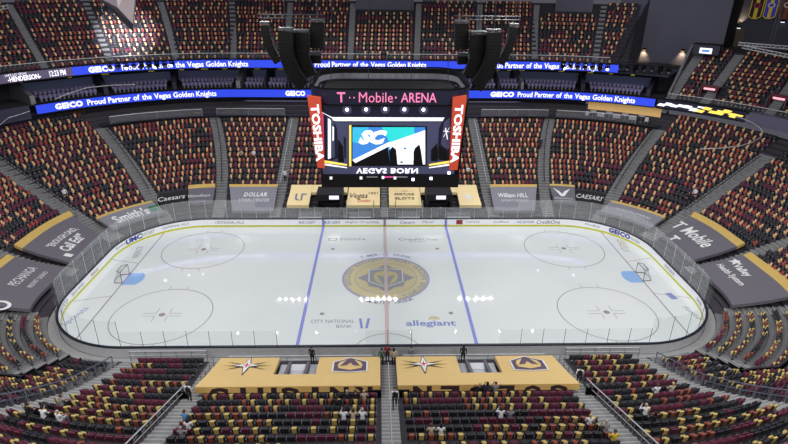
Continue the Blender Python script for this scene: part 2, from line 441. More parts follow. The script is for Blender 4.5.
# ---- rink boards with glass panels
boards = empty('rink_boards', (0, 0, 0), 'white rink boards with yellow kick strip and clear glass panels around the ice', 'boards')
def strip(us, t0, z0, t1, z1, closed=True, mb=None, mi=0):
    mb = mb or MB(); n = len(us); vs = []
    for u in us:
        x, y, _, _ = P2(u, t0); vs.append((x, y, z0)); x, y, _, _ = P2(u, t1); vs.append((x, y, z1))
    fs = [(2*i, 2*((i+1) % n), 2*((i+1) % n)+1, 2*i+1) for i in range(n if closed else n-1)]
    mb.add(vs, fs, mi); return mb
us = line_rim(0)
strip(us, 0, .0, 0, .22).build('kick_strip', 'kick_yellow', boards)
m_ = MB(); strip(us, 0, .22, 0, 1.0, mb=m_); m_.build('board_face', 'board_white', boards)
m_ = MB(); strip(us, -.03, 1.0, -.03, 1.1, mb=m_); strip(us, -.03, 1.1, .2, 1.1, mb=m_); strip(us, .2, 1.1, .2, 1.0, mb=m_); strip(us, -.03, 1.0, .2, 1.0, mb=m_); m_.build('cap_rail', 'cap_navy', boards)
m_ = MB(); strip(us, .12, 0.0, .12, 1.0, mb=m_); m_.build('board_rear', 'board_back', boards)
def bf(u, z, t=-.012): return lambda x, y: (lambda p: (p[0], p[1], z+y))(P2(shift(u, 0, x), t))
for u, s, w, h, m, kw in [(UA(153), 'UMC', 2.3, .62, 'ad_blue', dict(bold=.05)), (UA(37), 'GEICO', 2.9, .62, 'ad_blue', dict(bold=.06, space=1.1)), (20.9, 'CreditOne', 3.0, .5, 'cap_navy', dict(shear=.2)), (11.2, 'TOYOTA', 1.8, .3, 'ad_grey', {}),
                         (UA(118), 'CENTENNIAL HILLS', 3.2, .3, 'ad_grey', {}), (-19.5, 'CENTENNIAL HILLS', 3.6, .35, 'ad_grey', {}), (-9.8, 'BUD LIGHT', 2.0, .36, 'ad_blue', {}), (-6.6, 'BUD LIGHT', 2.0, .36, 'ad_blue', {}), (-4.2, 'allegiant', 1.6, .36, 'ad_grey', {}), (-1.9, 'CITY NATIONAL', 2.6, .3, 'ad_grey', {}),
                         (2.9, 'Caesars', 1.9, .36, 'ad_blue', dict(shear=.3)), (5.5, 'Wynn', 1.4, .36, 'ad_grey', dict(shear=.3)), (14.8, 'JetBlue', 2.0, .3, 'ad_grey', {}), (18.0, 'NHL NETWORK', 2.2, .34, 'ad_blue', {}),
                         (UA(140), 'ROCKET', 1.6, .4, 'ad_green', {}), (UA(166), 'Sportsbook', 1.9, .4, 'ad_grey', {}), (UE(-1, .5), 'lexus', 1.5, .4, 'ad_red', {}), (UE(-1, -3), 'Sportsnet', 2.4, .45, 'ad_grey', {}), (UA(-168), 'COSTCO', 2.4, .5, 'ad_grey', {}),
                         (UA(22), 'Verdant', 1.4, .36, 'ad_green', {}), (UE(1, .4), 'SPORTSBOOK', 2.2, .36, 'ad_green', {}), (UA(-10), 'Smith', 1.3, .4, 'cap_navy', {}), (UA(60), 'Findlay', 1.8, .36, 'ad_grey', {})]:
    text('advert_lettering', s, bf(u, .6), w, m, boards, h, **kw)
poly('advert_panel', [[(-.4, -.3), (.4, -.3), (.4, .3), (-.4, .3)]], bf(9.5, .6), 'ad_red', boards)
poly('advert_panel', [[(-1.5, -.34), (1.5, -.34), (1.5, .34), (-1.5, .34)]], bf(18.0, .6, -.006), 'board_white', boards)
for u, m in ((-7.77, 'ice_blue'), (7.77, 'ice_blue'), (0, 'ice_line')):
    poly('board_line', [[(-.16, -.58), (.16, -.58), (.16, .45), (-.16, .45)]], bf(u, .6), m, boards)
# glass: panels of one bay each
GL = []
u = -92.74; edges = []
while u < 92.74-1.0:
    edges.append(u); u += 1.83*duds(u+.3, 0)
edges.append(92.74)
for i in range(len(edges)-1):
    a, c = edges[i], edges[i+1]; mid = (a+c)/2; am = abs(mid)
    if 92.74-am < 8.8 and 92.74-am > 1.2: continue     # open team benches on the near side
    if am < 12.5 and am > 1.6 and False: continue
    hgt = 2.5 if (am > 17 and am < 71.5) else 1.5
    k = 3 if (LX < am < 42 or 50 < am < 71) else 1
    uu = [a+(c-a)*j/k for j in range(k+1)]
    mb = MB(); strip(uu, .08, 1.1, .08, 1.1+hgt, closed=False, mb=mb)
    g = mb.build('glass_panel', 'rink_glass' if P2(mid, 0)[1] > -7 else 'near_glass', boards)
    x, y, nx, ny = P2(a, .08)
    MB().tube([(x, y, 1.08), (x, y, 1.12+hgt)], .02, 5).build('glass_post', 'rail_white' if y > -6 else 'truss', g)

# ---- lower terraces
def in_vom(u, r):
    a = abs(u)
    return r < 5 and UA(-62) < a < UA(-70)
def terrace(us, rows, tf, zf, name, m, back=None):
    mb = MB()
    for r in rows:
        t0, t1 = tf(r), tf(r+1)
        for i in range(len(us)-1):
            a, c = us[i], us[i+1]
            if in_vom((a+c)/2, r) and zf is row_z: continue
            A = P2(a, t0); B_ = P2(c, t0); C_ = P2(c, t1); D = P2(a, t1)
            za, zc = zf(r, A[3]), zf(r, B_[3])
            pa = zf(r-1, A[3]) if r > rows[0] else za-.6; pc = zf(r-1, B_[3]) if r > rows[0] else zc-.6
            if r < 5 and in_vom((a+c)/2, r-1): pa = pc = 0
            mi = 1 if zf is row_z and r < 5 and 54.5 < abs((a+c)/2) < 71 else 0
            mb.quad((A[0], A[1], za), (B_[0], B_[1], zc), (C_[0], C_[1], zc), (D[0], D[1], za), mi)
            mb.quad((A[0], A[1], pa), (B_[0], B_[1], pc), (B_[0], B_[1], zc), (A[0], A[1], za), mi)
    return tag(mb.build(name, m), kind='structure')
allu = []
u = -92.74
while u < 92.74: allu.append(u); u += 1.0 if (LX < abs(u) < 42 or 50 < abs(u) < 71) else 2.2
allu.append(92.74)
NROW = 24
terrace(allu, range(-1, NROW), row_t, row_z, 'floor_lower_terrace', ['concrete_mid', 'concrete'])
# walkway behind the boards and vomitory pits
m_ = MB(); strip(allu, .2, .02, 1.1, .02, closed=False, mb=m_); tag(m_.build('floor_walkway', 'stair_nosing'), kind='structure')
for s in (-1, 1):
    pu = [s*(UA(-62)+(UA(-70)-UA(-62))*k/4) for k in range(5)]
    m_ = MB(); strip(pu, 1.0, .03, 6.8, .03, closed=False, mb=m_); tag(m_.build('floor_vomitory', 'concrete_dark'), kind='structure')
    m_ = MB()
    for ue in (pu[0], pu[-1]):
        for r in range(-1, 5):
            A = P2(ue, row_t(r)); B_ = P2(ue, row_t(r+1)); z = row_z(r, A[3])
            m_.quad((A[0], A[1], 0), (B_[0], B_[1], 0), (B_[0], B_[1], z+.02), (A[0], A[1], z+.02), 0)
            if ue == pu[0]:
                dx, dy = (P2(ue-s*.3, row_t(r))[0]-A[0]), (P2(ue-s*.3, row_t(r))[1]-A[1])
                m_.quad((A[0], A[1], z+.03), (B_[0], B_[1], z+.03), (B_[0]+dx*.4, B_[1]+dy*.4, z+.03), (A[0]+dx*.4, A[1]+dy*.4, z+.03), 1)
    tag(m_.build('wall_vomitory', ['void', 'stair_nosing']), kind='structure')
    # dark parapet running up behind the pit
    pw = [s*(UA(-40)+(UA(-72)-UA(-40))*k/8) for k in range(9)]
    m_ = MB(); strip(pw, 6.7, 1.0, 6.7, 2.35, closed=False, mb=m_); strip(pw, 6.7, 2.35, 6.9, 2.35, closed=False, mb=m_, mi=1); strip(pw, 6.9, 2.35, 6.9, 1.0, closed=False, mb=m_)
    tag(m_.build('wall_parapet', ['black', 'concrete_dark']), kind='structure')

# ---- aisles: stepped stairs
def aisle(ua, ub, ta, tb, r0, r1, w, zf=row_z, tf=row_t, name='floor_aisle_stairs', mats=('stair_grey', 'stair_nosing'), lift=.02):
    mb = MB(); fu = lambda t: ua+(ub-ua)*(t-ta)/(tb-ta)
    for r in range(r0, r1):
        t0, t1 = tf(r), tf(r+1)
        for hstep in (0, 1):
            s0 = t0+(t1-t0)*.5*hstep; s1 = t0+(t1-t0)*.5*(hstep+1)
            q = []
            for tt in (s0, s1):
                u = fu(tt); k = duds(u, tt)*w/2
                q.append((P2(u-k, tt-.03), P2(u+k, tt-.03)))
            (A, B_), (D, C_) = q
            rs = zf(r+1, A[3])-zf(r, A[3]); z = zf(r, A[3])+lift+(rs*.5 if hstep else 0)
            mb.quad((A[0], A[1], z), (B_[0], B_[1], z), (C_[0], C_[1], z), (D[0], D[1], z))
            mb.quad((A[0], A[1], z-rs*.5), (B_[0], B_[1], z-rs*.5), (B_[0], B_[1], z), (A[0], A[1], z), 0)
            e = .12; A2 = tuple(A[i]+(D[i]-A[i])*e*1.6 for i in (0, 1)); B2 = tuple(B_[i]+(C_[i]-B_[i])*e*1.6 for i in (0, 1))
            mb.quad((A[0], A[1], z+.006), (B_[0], B_[1], z+.006), (B2[0], B2[1], z+.006), (A2[0], A2[1], z+.006), 1)
            for (p, q2) in ((A, D), (B_, C_)):
                mb.quad((p[0], p[1], z-rs), (q2[0], q2[1], z-rs), (q2[0], q2[1], z), (p[0], p[1], z), 0)
    return tag(mb.build(name, list(mats)), kind='structure'), fu
LOWER_TOP = 20
AIS = {}   # boundary key -> u(t), half width
def A_(key, ua, ub, ta, tb, r0, w):
    _, f = aisle(ua, ub, ta, tb, r0, LOWER_TOP, w); AIS[key] = (f, w/2+.05)
for s, n in ((-1, 'L'), (1, 'R')):
    A_(n+'14', s*14.25, s*13.9, 7, 22, 0, 1.5)
    A_(n+'1', s*(UA(89.0)), s*UA(82), 7.6, 21.6, 0, 1.6)
    A_(n+'2', s*UA(57), s*UA(51.5), 6, 22, 0, 1.7)
    A_(n+'3', s*UA(23.3), s*UA(23.6), 7.8, 21.6, 0, 2.0)
    A_(n+'E', UE(s, .5), UE(s, .5), 2, 20, 0, 1.5)
    A_(n+'4', s*UA(-17.5), s*UA(-17.5), 2, 20, 0, 1.4)
    A_(n+'N14', UN(s*13.9), UN(s*14.1), 2, 15, -1, 1.35)
    A_(n+'N1', UN(s*20.9), s*UA(-81.5), 1.5, 13, -1, 1.5)
A_('C', 0, 0, 2, 20, 0, .9)
A_('NC', UN(.02), UN(.02), 2, 20, 0, 1.15)
AIS['NCL'] = (lambda t: -92.72, .62)
for s, n in ((-1, 'L'), (1, 'R')):
    AIS[n+'V0'] = ((lambda t, s=s: s*UA(-61.5)), .1)
    AIS[n+'V1'] = ((lambda t, s=s: s*UA(-70.5)), .1)
    AIS[n+'X0'] = ((lambda t, s=s: s*UA(-40)), .1)

# ================================================================== SEATS
PITCH = .58
COLS = ['gold', 'rust', 'maroon', 'charcoal']
def colour_run(n, rr, gold=.5):
    out = []
    while len(out) < n:
        q = rr.random()
        if q < gold:
            k = rr.choice([2, 3, 3, 4, 5]); alt = rr.choice(['maroon', 'charcoal', 'rust', 'rust', 'maroon'])
            for _ in range(k): out += ['gold', alt if rr.random() < .8 else rr.choice(['rust', 'charcoal'])]
        else:
            k = rr.choice([1, 2, 2, 3, 4]); out += [rr.choice(['charcoal', 'charcoal', 'maroon'])]*k if rr.random() < .75 else [rr.choice(['maroon', 'rust', 'charcoal']) for _ in range(k)]
    return out[:n]
SEATS = []   # dict(x,y,z,rot,sec,row,idx,col)
def seat_row(u0, u1, t, z, sec, row, rr, gold, margin=60):
    """seats along the offset curve from u0 to u1"""
    L = 0; um = u0; pts = []
    k = max(2, int(abs(u1-u0)*3)); du = (u1-u0)/k
    cum = [0]
    for i in range(k):
        a = P2(u0+du*i, t); b2 = P2(u0+du*(i+1), t); cum.append(cum[-1]+math.hypot(b2[0]-a[0], b2[1]-a[1]))
    n = int(cum[-1]/PITCH)
    if n < 1: return
    cols = colour_run(n, rr, gold); off = (cum[-1]-n*PITCH)/2
    j = 0
    for i in range(n):
        s = off+PITCH*(i+.5)
        while cum[j+1] < s: j += 1
        u = u0+du*(j+(s-cum[j])/(cum[j+1]-cum[j]))
        x, y, nx, ny = P2(u, t)
        zz = z(ny) if callable(z) else z
        px, py, d = proj((x, y, zz+.6))
        if d < 5 or not (-margin < px < 788+margin and -margin < py < 444+margin): continue
        SEATS.append(dict(x=x, y=y, z=zz, rot=math.atan2(ny, nx)-PI/2, sec=sec, row=row, idx=i, n=n, col=cols[i], px=px, py=py, d=d))
def block(sec, ka, kb, r0, r1, gold=.5):
    fa, ha = AIS[ka]; fb, hb = AIS[kb]
    rr = random.Random(sec)
    for r in range(r0, r1):
        t = row_t(r)+.62
        ua = fa(t); ub = fb(t)
        ua += ha*duds(ua, t); ub -= hb*duds(ub, t)
        seat_row(ua, ub, t, (lambda ny, r=r: row_z(r, ny)), sec, r, rr, gold)
R1 = 19
block('far centre left', 'L14', 'C', 6, R1, .7); block('far centre right', 'C', 'R14', 6, R1, .75)
block('far left', 'L1', 'L14', 6, R1, .75); block('far right', 'R14', 'R1', 6, R1, .8)
block('corner left', 'L2', 'L1', 6, R1, .6); block('corner right', 'R1', 'R2', 6, R1, .6)
block('corner left two', 'L3', 'L2', 4, 23, .6); block('corner right two', 'R2', 'R3', 4, 23, .55)
block('end left', 'LE', 'L3', 7, 23, .5); block('end right', 'R3', 'RE', 7, 23, .5)
block('end left two', 'L4', 'LE', 6, R1, .5); block('end right two', 'RE', 'R4', 6, R1, .5)
block('goal left', 'LV0', 'L4', -1, 5, .5); block('goal right', 'R4', 'RV0', -1, 5, .5)
block('goal left up', 'LN1', 'L4', 5, R1, .5); block('goal right up', 'R4', 'RN1', 5, R1, .5)
block('pit left', 'LN1', 'LV1', 0, 5, .5); block('pit right', 'RV1', 'RN1', 0, 5, .5)
block('near left side', 'LN14', 'LN1', -1, R1, .3); block('near right side', 'RN1', 'RN14', -1, R1, .3)
block('near left', 'NCL', 'LN14', 5, 16, .4); block('near right', 'RN14', 'NC', 5, 16, .38)

# ---- upper bowl, far side
upf = lambda pts: (lambda t: pts[0]+(pts[1]-pts[0])*(t-25.4)/11.8)
UPA = [(-UA(144.5+0) if False else UA(146), UA(146)), (UA(136), UA(135.2)), (UA(121.7), UA(122.4)), (UA(106.5), UA(108.7)), (UA(92.3), UA(94.5)), (-15.2, -15.7), (-5.2, -5.1), (5.2, 6.1), (14.8, 16.6), (UA(86.8), UA(84.5)), (UA(71.4), UA(70.7)), (UA(67.2), UA(64))]
upt = lambda r: UP_T0+UP_TR*r
upz = lambda r, ny=0: up_z(r)
ulist = []; u = UPA[0][0]-6
while u < UA(64): ulist.append(u); u += 1.2
ulist.append(UA(63.6))
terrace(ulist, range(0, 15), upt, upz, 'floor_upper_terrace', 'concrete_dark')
rr = random.Random(5)
for i in range(len(UPA)-1):
    f0, f1 = upf(UPA[i]), upf(UPA[i+1])
    if i > 0: aisle(UPA[i][0], UPA[i][1], 25.4, 37.2, 0, 14, .95, upz, upt, mats=('concrete', 'stair_grey'))
    for r in range(0, 14):
        if r > 10 and i in (6, 9): continue
        t = upt(r)+.55
        a, c = f0(t), f1(t); a += .6*duds(a, t); c -= (.6 if i < len(UPA)-2 else .05)*duds(c, t)
        seat_row(a, c, t, up_z(r), 'upper', r, rr, .62)
# press panels closing the upper rows
for name, u0, u1 in (('wall_press_gallery', -4.6, 5.2), ('wall_press_gallery', 24.0, UA(73))):
    uu = [u0+(u1-u0)*k/6 for k in range(7)]
    m_ = MB(); strip(uu, 36.1, 23.2, 36.1, 25.9, closed=False, mb=m_); strip(uu, 36.1, 25.9, 38.0, 26.0, closed=False, mb=m_); tag(m_.build(name, 'wall_dark'), kind='structure')

# ---- right hand mezzanine
mzt = lambda r: MZ_T0+.9*r
mzz = lambda r, ny=0: mz_z(r)
ml = [UA(52.5)+k*1.0 for k in range(0, 18)]
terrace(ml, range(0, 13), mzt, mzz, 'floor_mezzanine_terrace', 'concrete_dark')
MZA = [(UA(51.6), UA(50.2)), (UA(43.6), UA(43.2)), (UA(29.0), UA(31.5)), (UA(10), UA(10))]
for i in range(3):
    f0 = lambda t, i=i: MZA[i][0]+(MZA[i][1]-MZA[i][0])*(t-24.6)/10
    f1 = lambda t, i=i: MZA[i+1][0]+(MZA[i+1][1]-MZA[i+1][0])*(t-24.6)/10
    aisle(MZA[i][0], MZA[i][1], 24.6, 34.6, 0, 12, 1.3, mzz, mzt, mats=('concrete', 'stair_grey'))
    for r in range(0, 12):
        t = mzt(r)+.55
        a, c = f0(t), f1(t); a += .75*duds(a, t); c -= .75*duds(c, t)
        seat_row(a, c, t, mz_z(r), 'mezzanine', r, rr, .6)

PORTS = [at(708, 94, 13.9), at(777, 104, 13.9)]
SEATS = [s for s in SEATS if s['sec'] != 'mezzanine' or all(math.hypot(s['x']-q.x-.55, s['y']-q.y-.5) > 2.2 for q in PORTS)]
# ---- suite chairs (two rows of dark lilac lounge chairs per box, between the ribbons)
SUITE_U = [UA(141)+k*(UA(57)-UA(141))/17 for k in range(18)]
for i in range(17):
    for r in (0, 1):
        n0 = len(SEATS)
        seat_row(SUITE_U[i]+.35, SUITE_U[i+1]-.35, 25.0+1.25*r, 12.75+.45*r, 'suite', r, rr, 0)
        for s in SEATS[n0:]: s['col'] = 'purple'

# ---- split: the 300 that show largest become objects, the others one mass
near = [s for s in SEATS if s['sec'].startswith('near') and 4 < s['px'] < 784 and s['py'] < 440]
near.sort(key=lambda s: s['d'])
IND = near[:300]
for s in IND: s['ind'] = True

# ---- spectators: choose the seats they sit on
def seat_at(px, py):
    best = min((s for s in SEATS if 'occ' not in s), key=lambda s: (s['px']-px)**2+(s['py']-py)**2)
    best['occ'] = True
    return best
SIT = [  # px, py, shirt, hair, skin, trousers, label
    (340, 403, 'cloth_black', 'hair_dark', 'skin_tan', 'cloth_black', 'person in black seated near the left gold cover, leftmost of four'),
    (348, 402, 'cloth_black', 'hair_grey', 'skin_light', 'cloth_navy', 'person in black with grey hair, second of four seated near the left gold cover'),
    (358, 402, 'cloth_black', 'hair_brown', 'skin_light', 'cloth_black', 'person in black with brown hair, third of four seated near the left gold cover'),
    (366, 398, 'cloth_beige', 'hair_fair', 'skin_light', 'cloth_black', 'person in beige with fair hair, seated near the left gold cover beside the stairs'),
    (343, 417, 'cloth_white', 'hair_dark', 'skin_light', 'cloth_black', 'dark-haired person in white, first of three seated left of the centre stairs'),
    (355, 418, 'cloth_beige', 'hair_brown', 'skin_light', 'cloth_black', 'person in beige between two people in white, left of the centre stairs'),
    (364, 416, 'cloth_white', 'hair_grey', 'skin_light', 'cloth_navy', 'grey-haired person in white, third of three seated left of the centre stairs'),
    (477, 393, 'cloth_black', 'hair_fair', 'skin_light', 'cloth_black', 'fair-haired person in black, first of three seated behind the right gold cover'),
    (486, 394, 'cloth_navy', 'hair_dark', 'skin_light', 'cloth_black', 'person in navy, second of three seated behind the right gold cover'),
    (495, 394, 'cloth_grey', 'hair_brown', 'skin_light', 'cloth_black', 'person in grey, third of three seated behind the right gold cover'),
    (505, 415, 'cloth_white', 'hair_brown', 'skin_light', 'cloth_navy', 'brown-haired person in white seated mid block behind the right gold cover'),
    (515, 416, 'cloth_grey', 'hair_fair', 'skin_light', 'cloth_navy', 'fair-haired person in grey beside one in white, behind right gold cover'),
    (435, 431, 'cloth_beige', 'hair_brown', 'skin_light', 'cloth_black', 'person in beige seated low in the block right of the centre stairs'),
    (445, 430, 'cloth_white', 'hair_dark', 'skin_light', 'cloth_black', 'person in white beside one in beige, low right of the centre stairs'),
    (592, 429, 'cloth_white', 'hair_fair', 'skin_light', 'cloth_navy', 'fair-haired person in white seated by the right gangway stairs'),
    (606, 428, 'cloth_grey', 'hair_grey', 'skin_light', 'cloth_black', 'person in grey seated by the right gangway stairs'),
    (611, 442, 'cloth_yellow', 'hair_brown', 'skin_light', 'cloth_navy', 'person in a yellow shirt seated by the right gangway stairs'),
    (659, 390, 'cloth_white', 'hair_brown', 'skin_light', 'cloth_navy', 'person in white seated in the right corner block beyond the gangway'),
    (672, 388, 'cloth_beige', 'hair_fair', 'skin_light', 'cloth_navy', 'person in beige seated in the right corner block beyond the gangway'),
    (648, 417, 'cloth_white', 'hair_grey', 'skin_light', 'cloth_black', 'grey-haired person in white beside one in black, right corner block'),
    (658, 418, 'cloth_black', 'hair_dark', 'skin_tan', 'cloth_black', 'person in black beside a grey-haired one in white, right corner block'),
    (40, 417, 'cloth_white', 'hair_dark', 'skin_light', 'cloth_black', 'dark-haired person in white seated low in the left corner block'),
    (54, 421, 'cloth_white', 'hair_grey', 'skin_light', 'cloth_grey', 'grey-haired person in white seated low in the left corner block'),
    (27, 415, 'cloth_black', 'hair_dark', 'skin_light', 'cloth_black', 'person in black seated low in the left corner block'),
    (62, 404, 'cloth_grey', 'hair_brown', 'skin_light', 'cloth_black', 'person in grey seated in the left corner block above people in white'),
    (177, 434, 'cloth_grey', 'hair_grey', 'skin_light', 'cloth_black', 'person in grey seated at the stair end of the left block'),
    (187, 430, 'cloth_white', 'hair_dark', 'skin_light', 'cloth_navy', 'person in white seated near the stair end of the left block'),
    (188, 419, 'cloth_blue', 'hair_brown', 'skin_light', 'cloth_navy', 'person in light blue seated near the stair end of the left block'),
    (65, 188, 'cloth_white', 'hair_dark', 'skin_light', 'cloth_navy', 'person in white seated alone in the left end stand'),
    (697, 197, 'cloth_white', 'hair_dark', 'skin_light', 'cloth_navy', 'person in white seated beside the wide right end stairs'),
    (687, 196, 'cloth_black', 'hair_dark', 'skin_light', 'cloth_black', 'person in black seated near the wide right end stairs'),
    (466, 171, 'cloth_white', 'hair_dark', 'skin_light', 'cloth_black', 'person in white seated beside the scoreboard in the far stand'),
    (497, 155, 'cloth_white', 'hair_fair', 'skin_light', 'cloth_black', 'person in white seated alone in the far stand'),
    (253, 150, 'cloth_white', 'hair_fair', 'skin_light', 'cloth_black', 'person in white seated in the middle of the far left block'),
    (244, 150, 'cloth_beige', 'hair_brown', 'skin_light', 'cloth_black', 'person in beige seated in the middle of the far left block'),
]
for q in SIT:
    s = seat_at(q[0], q[1]+3); s['who'] = q

# ---- individual seats
def rbox(name, boxes, bev):
    mb = MB()
    for c, d, rot in boxes: mb.box(c, d, rot=rot)
    o = mb.build(name, 'black', bevel=bev); me = o.data; bpy.data.objects.remove(o); me.materials.clear(); me.materials.append(None)
    me.polygons.foreach_set('use_smooth', [False]*len(me.polygons))
    return me
def rx(a): return Matrix.Rotation(a, 3, 'X')
BT = rx(math.radians(-11))
SM = {
 'backrest': rbox('backrest', [((0, .07, .64), (.50, .07, .46), BT)], .02),
 'upholstery_narrow': rbox('upholstery', [((0, .07, .66), (.30, .11, .46), BT)], .02),
 'upholstery_wide': rbox('upholstery', [((0, .07, .65), (.46, .10, .44), BT)], .02),
 'seat_up_narrow': rbox('seat', [((0, -.11, .55), (.30, .09, .38), rx(math.radians(8)))], .025),
 'seat_up': rbox('seat', [((0, -.11, .55), (.44, .09, .38), rx(math.radians(8)))], .025),
 'seat_down': rbox('seat', [((0, -.22, .42), (.44, .40, .09), rx(math.radians(3)))], .025),
 'armrest': rbox('armrest', [((-.275, -.08, .62), (.05, .36, .04), None), ((-.275, .05, .50), (.04, .06, .22), None)], .01),
 'bracket': rbox('bracket', [((0, .03, .21), (.36, .05, .42), None), ((0, .0, .02), (.4, .16, .04), None)], .01),
}
def mesh_obj(name, me, m, parent):
    o = bpy.data.objects.new(name, me); COL.objects.link(o); o.parent = parent
    o.material_slots[0].link = 'OBJECT'; o.material_slots[0].material = M[m]
    return o
ORD = 'zeroth first second third fourth fifth sixth seventh eighth ninth tenth eleventh twelfth thirteenth fourteenth fifteenth sixteenth seventeenth eighteenth nineteenth twentieth twenty-first twenty-second twenty-third twenty-fourth twenty-fifth twenty-sixth twenty-seventh twenty-eighth twenty-ninth thirtieth'.split()
WORD = dict(gold='gold', rust='rust red', maroon='maroon', charcoal='charcoal')
for s in IND:
    from_end = s['idx']+1 if s['sec'] in ('near left', ) else s['n']-s['idx']
    if s['sec'] == 'near left': where = 'row behind left gold cover'; e = s['idx']+1; ref = 'from centre stairs'
    elif s['sec'] == 'near right': where = 'row behind right gold cover'; e = s['n']-s['idx']; ref = 'from centre stairs'
    elif s['sec'] == 'near left side': where = 'row up in left corner block'; e = s['idx']+1; ref = 'from gangway stairs'
    else: where = 'row up in right corner block'; e = s['n']-s['idx']; ref = 'from gangway stairs'
    rw = s['row']-4 if s['sec'] in ('near left', 'near right') else s['row']+2
    state = 'seat' if 'occ' in s else 'folded seat'
    lab = f"{WORD[s['col']]} {state}, {ORD[rw]} {where}, {ORD[min(e, 30)]} {ref}"
    e = empty('arena_seat', (s['x'], s['y'], s['z']), lab, 'seat', 'seats of the near stand', s['rot'])
    c = s['col']; shell = 'shell_seat' if c in ('gold', 'rust') else c+'_seat'
    mesh_obj('backrest', SM['backrest'], shell, e)
    mesh_obj('upholstery', SM['upholstery_narrow' if c in ('gold', 'rust') else 'upholstery_wide'], c+'_seat', e)
    mesh_obj('seat', SM['seat_down' if 'occ' in s else 'seat_up_narrow' if c in ('gold', 'rust') else 'seat_up'], c+'_seat', e)
    mesh_obj('armrest', SM['armrest'], 'seat_metal', e)
    mesh_obj('bracket', SM['bracket'], 'seat_metal', e)

# ---- the mass of the other seats: ONE object
def np_box(c, d, tilt=0):
    x, y, z = d[0]/2, d[1]/2, d[2]/2
    p = np.array([(-x, -y, -z), (x, -y, -z), (x, y, -z), (-x, y, -z), (-x, -y, z), (x, -y, z), (x, y, z), (-x, y, z)])
    ca, sa = math.cos(tilt), math.sin(tilt)
    p = np.stack([p[:, 0], p[:, 1]*ca-p[:, 2]*sa, p[:, 1]*sa+p[:, 2]*ca], 1)
    return p+np.array(c)
BF = np.array([(4, 5, 6, 7), (0, 1, 5, 4), (1, 2, 6, 5), (2, 3, 7, 6), (3, 0, 4, 7)])
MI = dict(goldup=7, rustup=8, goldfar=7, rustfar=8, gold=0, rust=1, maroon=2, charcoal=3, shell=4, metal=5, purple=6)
def template(col, occ):
    boxes = []
    t = math.radians(-11)
    if col in ('goldup', 'rustup'):
        boxes += [(np_box((0, .07, .64), (.50, .07, .46), t), MI['shell']), (np_box((0, .07, .66), (.27, .11, .42), t), MI[col]), (np_box((0, -.11, .52), (.36, .09, .34), .14), MI['shell']), (np_box((0, -.125, .60), (.25, .10, .22), .14), MI[col])]
    elif col in ('gold', 'rust', 'goldfar', 'rustfar'):
        boxes += [(np_box((0, .07, .64), (.50, .07, .46), t), MI['shell']), (np_box((0, .07, .66), (.24, .11, .46), t), MI[col])]
        boxes += [(np_box((0, -.22, .42), (.44, .4, .09)), MI[col])] if occ else [(np_box((0, -.11, .55), (.24, .09, .38), .14), MI[col])]
    else:
        boxes += [(np_box((0, .07, .65), (.50, .09, .46), t), MI[col])]
        boxes += [(np_box((0, -.22, .42), (.44, .4, .09)), MI[col])] if occ else [(np_box((0, -.11, .55), (.44, .09, .38), .14), MI[col])]
    boxes += [(np_box((-.275, -.08, .60), (.05, .36, .08)), MI['metal']), (np_box((0, .03, .21), (.3, .05, .42)), MI['metal'])]
    v = np.concatenate([b2[0] for b2 in boxes]); f = np.concatenate([BF+8*i for i in range(len(boxes))]); m = np.concatenate([np.full(5, b2[1]) for b2 in boxes])
    return v, f, m
VV, FF, MM = [], [], []; base = 0; tc_ = {}
for s in SEATS:
    if 'ind' in s: continue
    nearby = s['sec'][:4] in ('near', 'pit ', 'goal')
    up_ = s['sec'] in ('upper', 'mezzanine')
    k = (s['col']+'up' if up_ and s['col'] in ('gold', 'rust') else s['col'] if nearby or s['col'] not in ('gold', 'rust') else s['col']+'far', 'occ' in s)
    if k not in tc_: tc_[k] = template(*k)
    v, f, m = tc_[k]
    ca, sa = math.cos(s['rot']), math.sin(s['rot'])
    VV.append(np.stack([v[:, 0]*ca-v[:, 1]*sa+s['x'], v[:, 0]*sa+v[:, 1]*ca+s['y'], v[:, 2]+s['z']], 1)); FF.append(f+base); MM.append(m); base += len(v)
V, Fq, Mq = np.concatenate(VV), np.concatenate(FF), np.concatenate(MM)
me = bpy.data.meshes.new('arena_seats'); me.vertices.add(len(V)); me.vertices.foreach_set('co', V.astype(np.float32).ravel())
me.loops.add(len(Fq)*4); me.loops.foreach_set('vertex_index', Fq.astype(np.int32).ravel())
me.polygons.add(len(Fq)); me.polygons.foreach_set('loop_start', np.arange(0, len(Fq)*4, 4, dtype=np.int32))
for n in ('gold_seat', 'rust_seat', 'maroon_seat', 'charcoal_seat', 'shell_seat', 'seat_metal', 'purple_seat', 'gold_far_seat', 'rust_far_seat'): me.materials.append(M[n])
me.polygons.foreach_set('material_index', Mq.astype(np.int32)); me.update(calc_edges=True); me.validate()
o = bpy.data.objects.new('arena_seating', me); COL.objects.link(o)
tag(o, 'thousands of folding seats in maroon, gold and charcoal filling the stands', 'seats', kind='stuff')
print('SEATS', len(SEATS), 'faces', len(Fq))
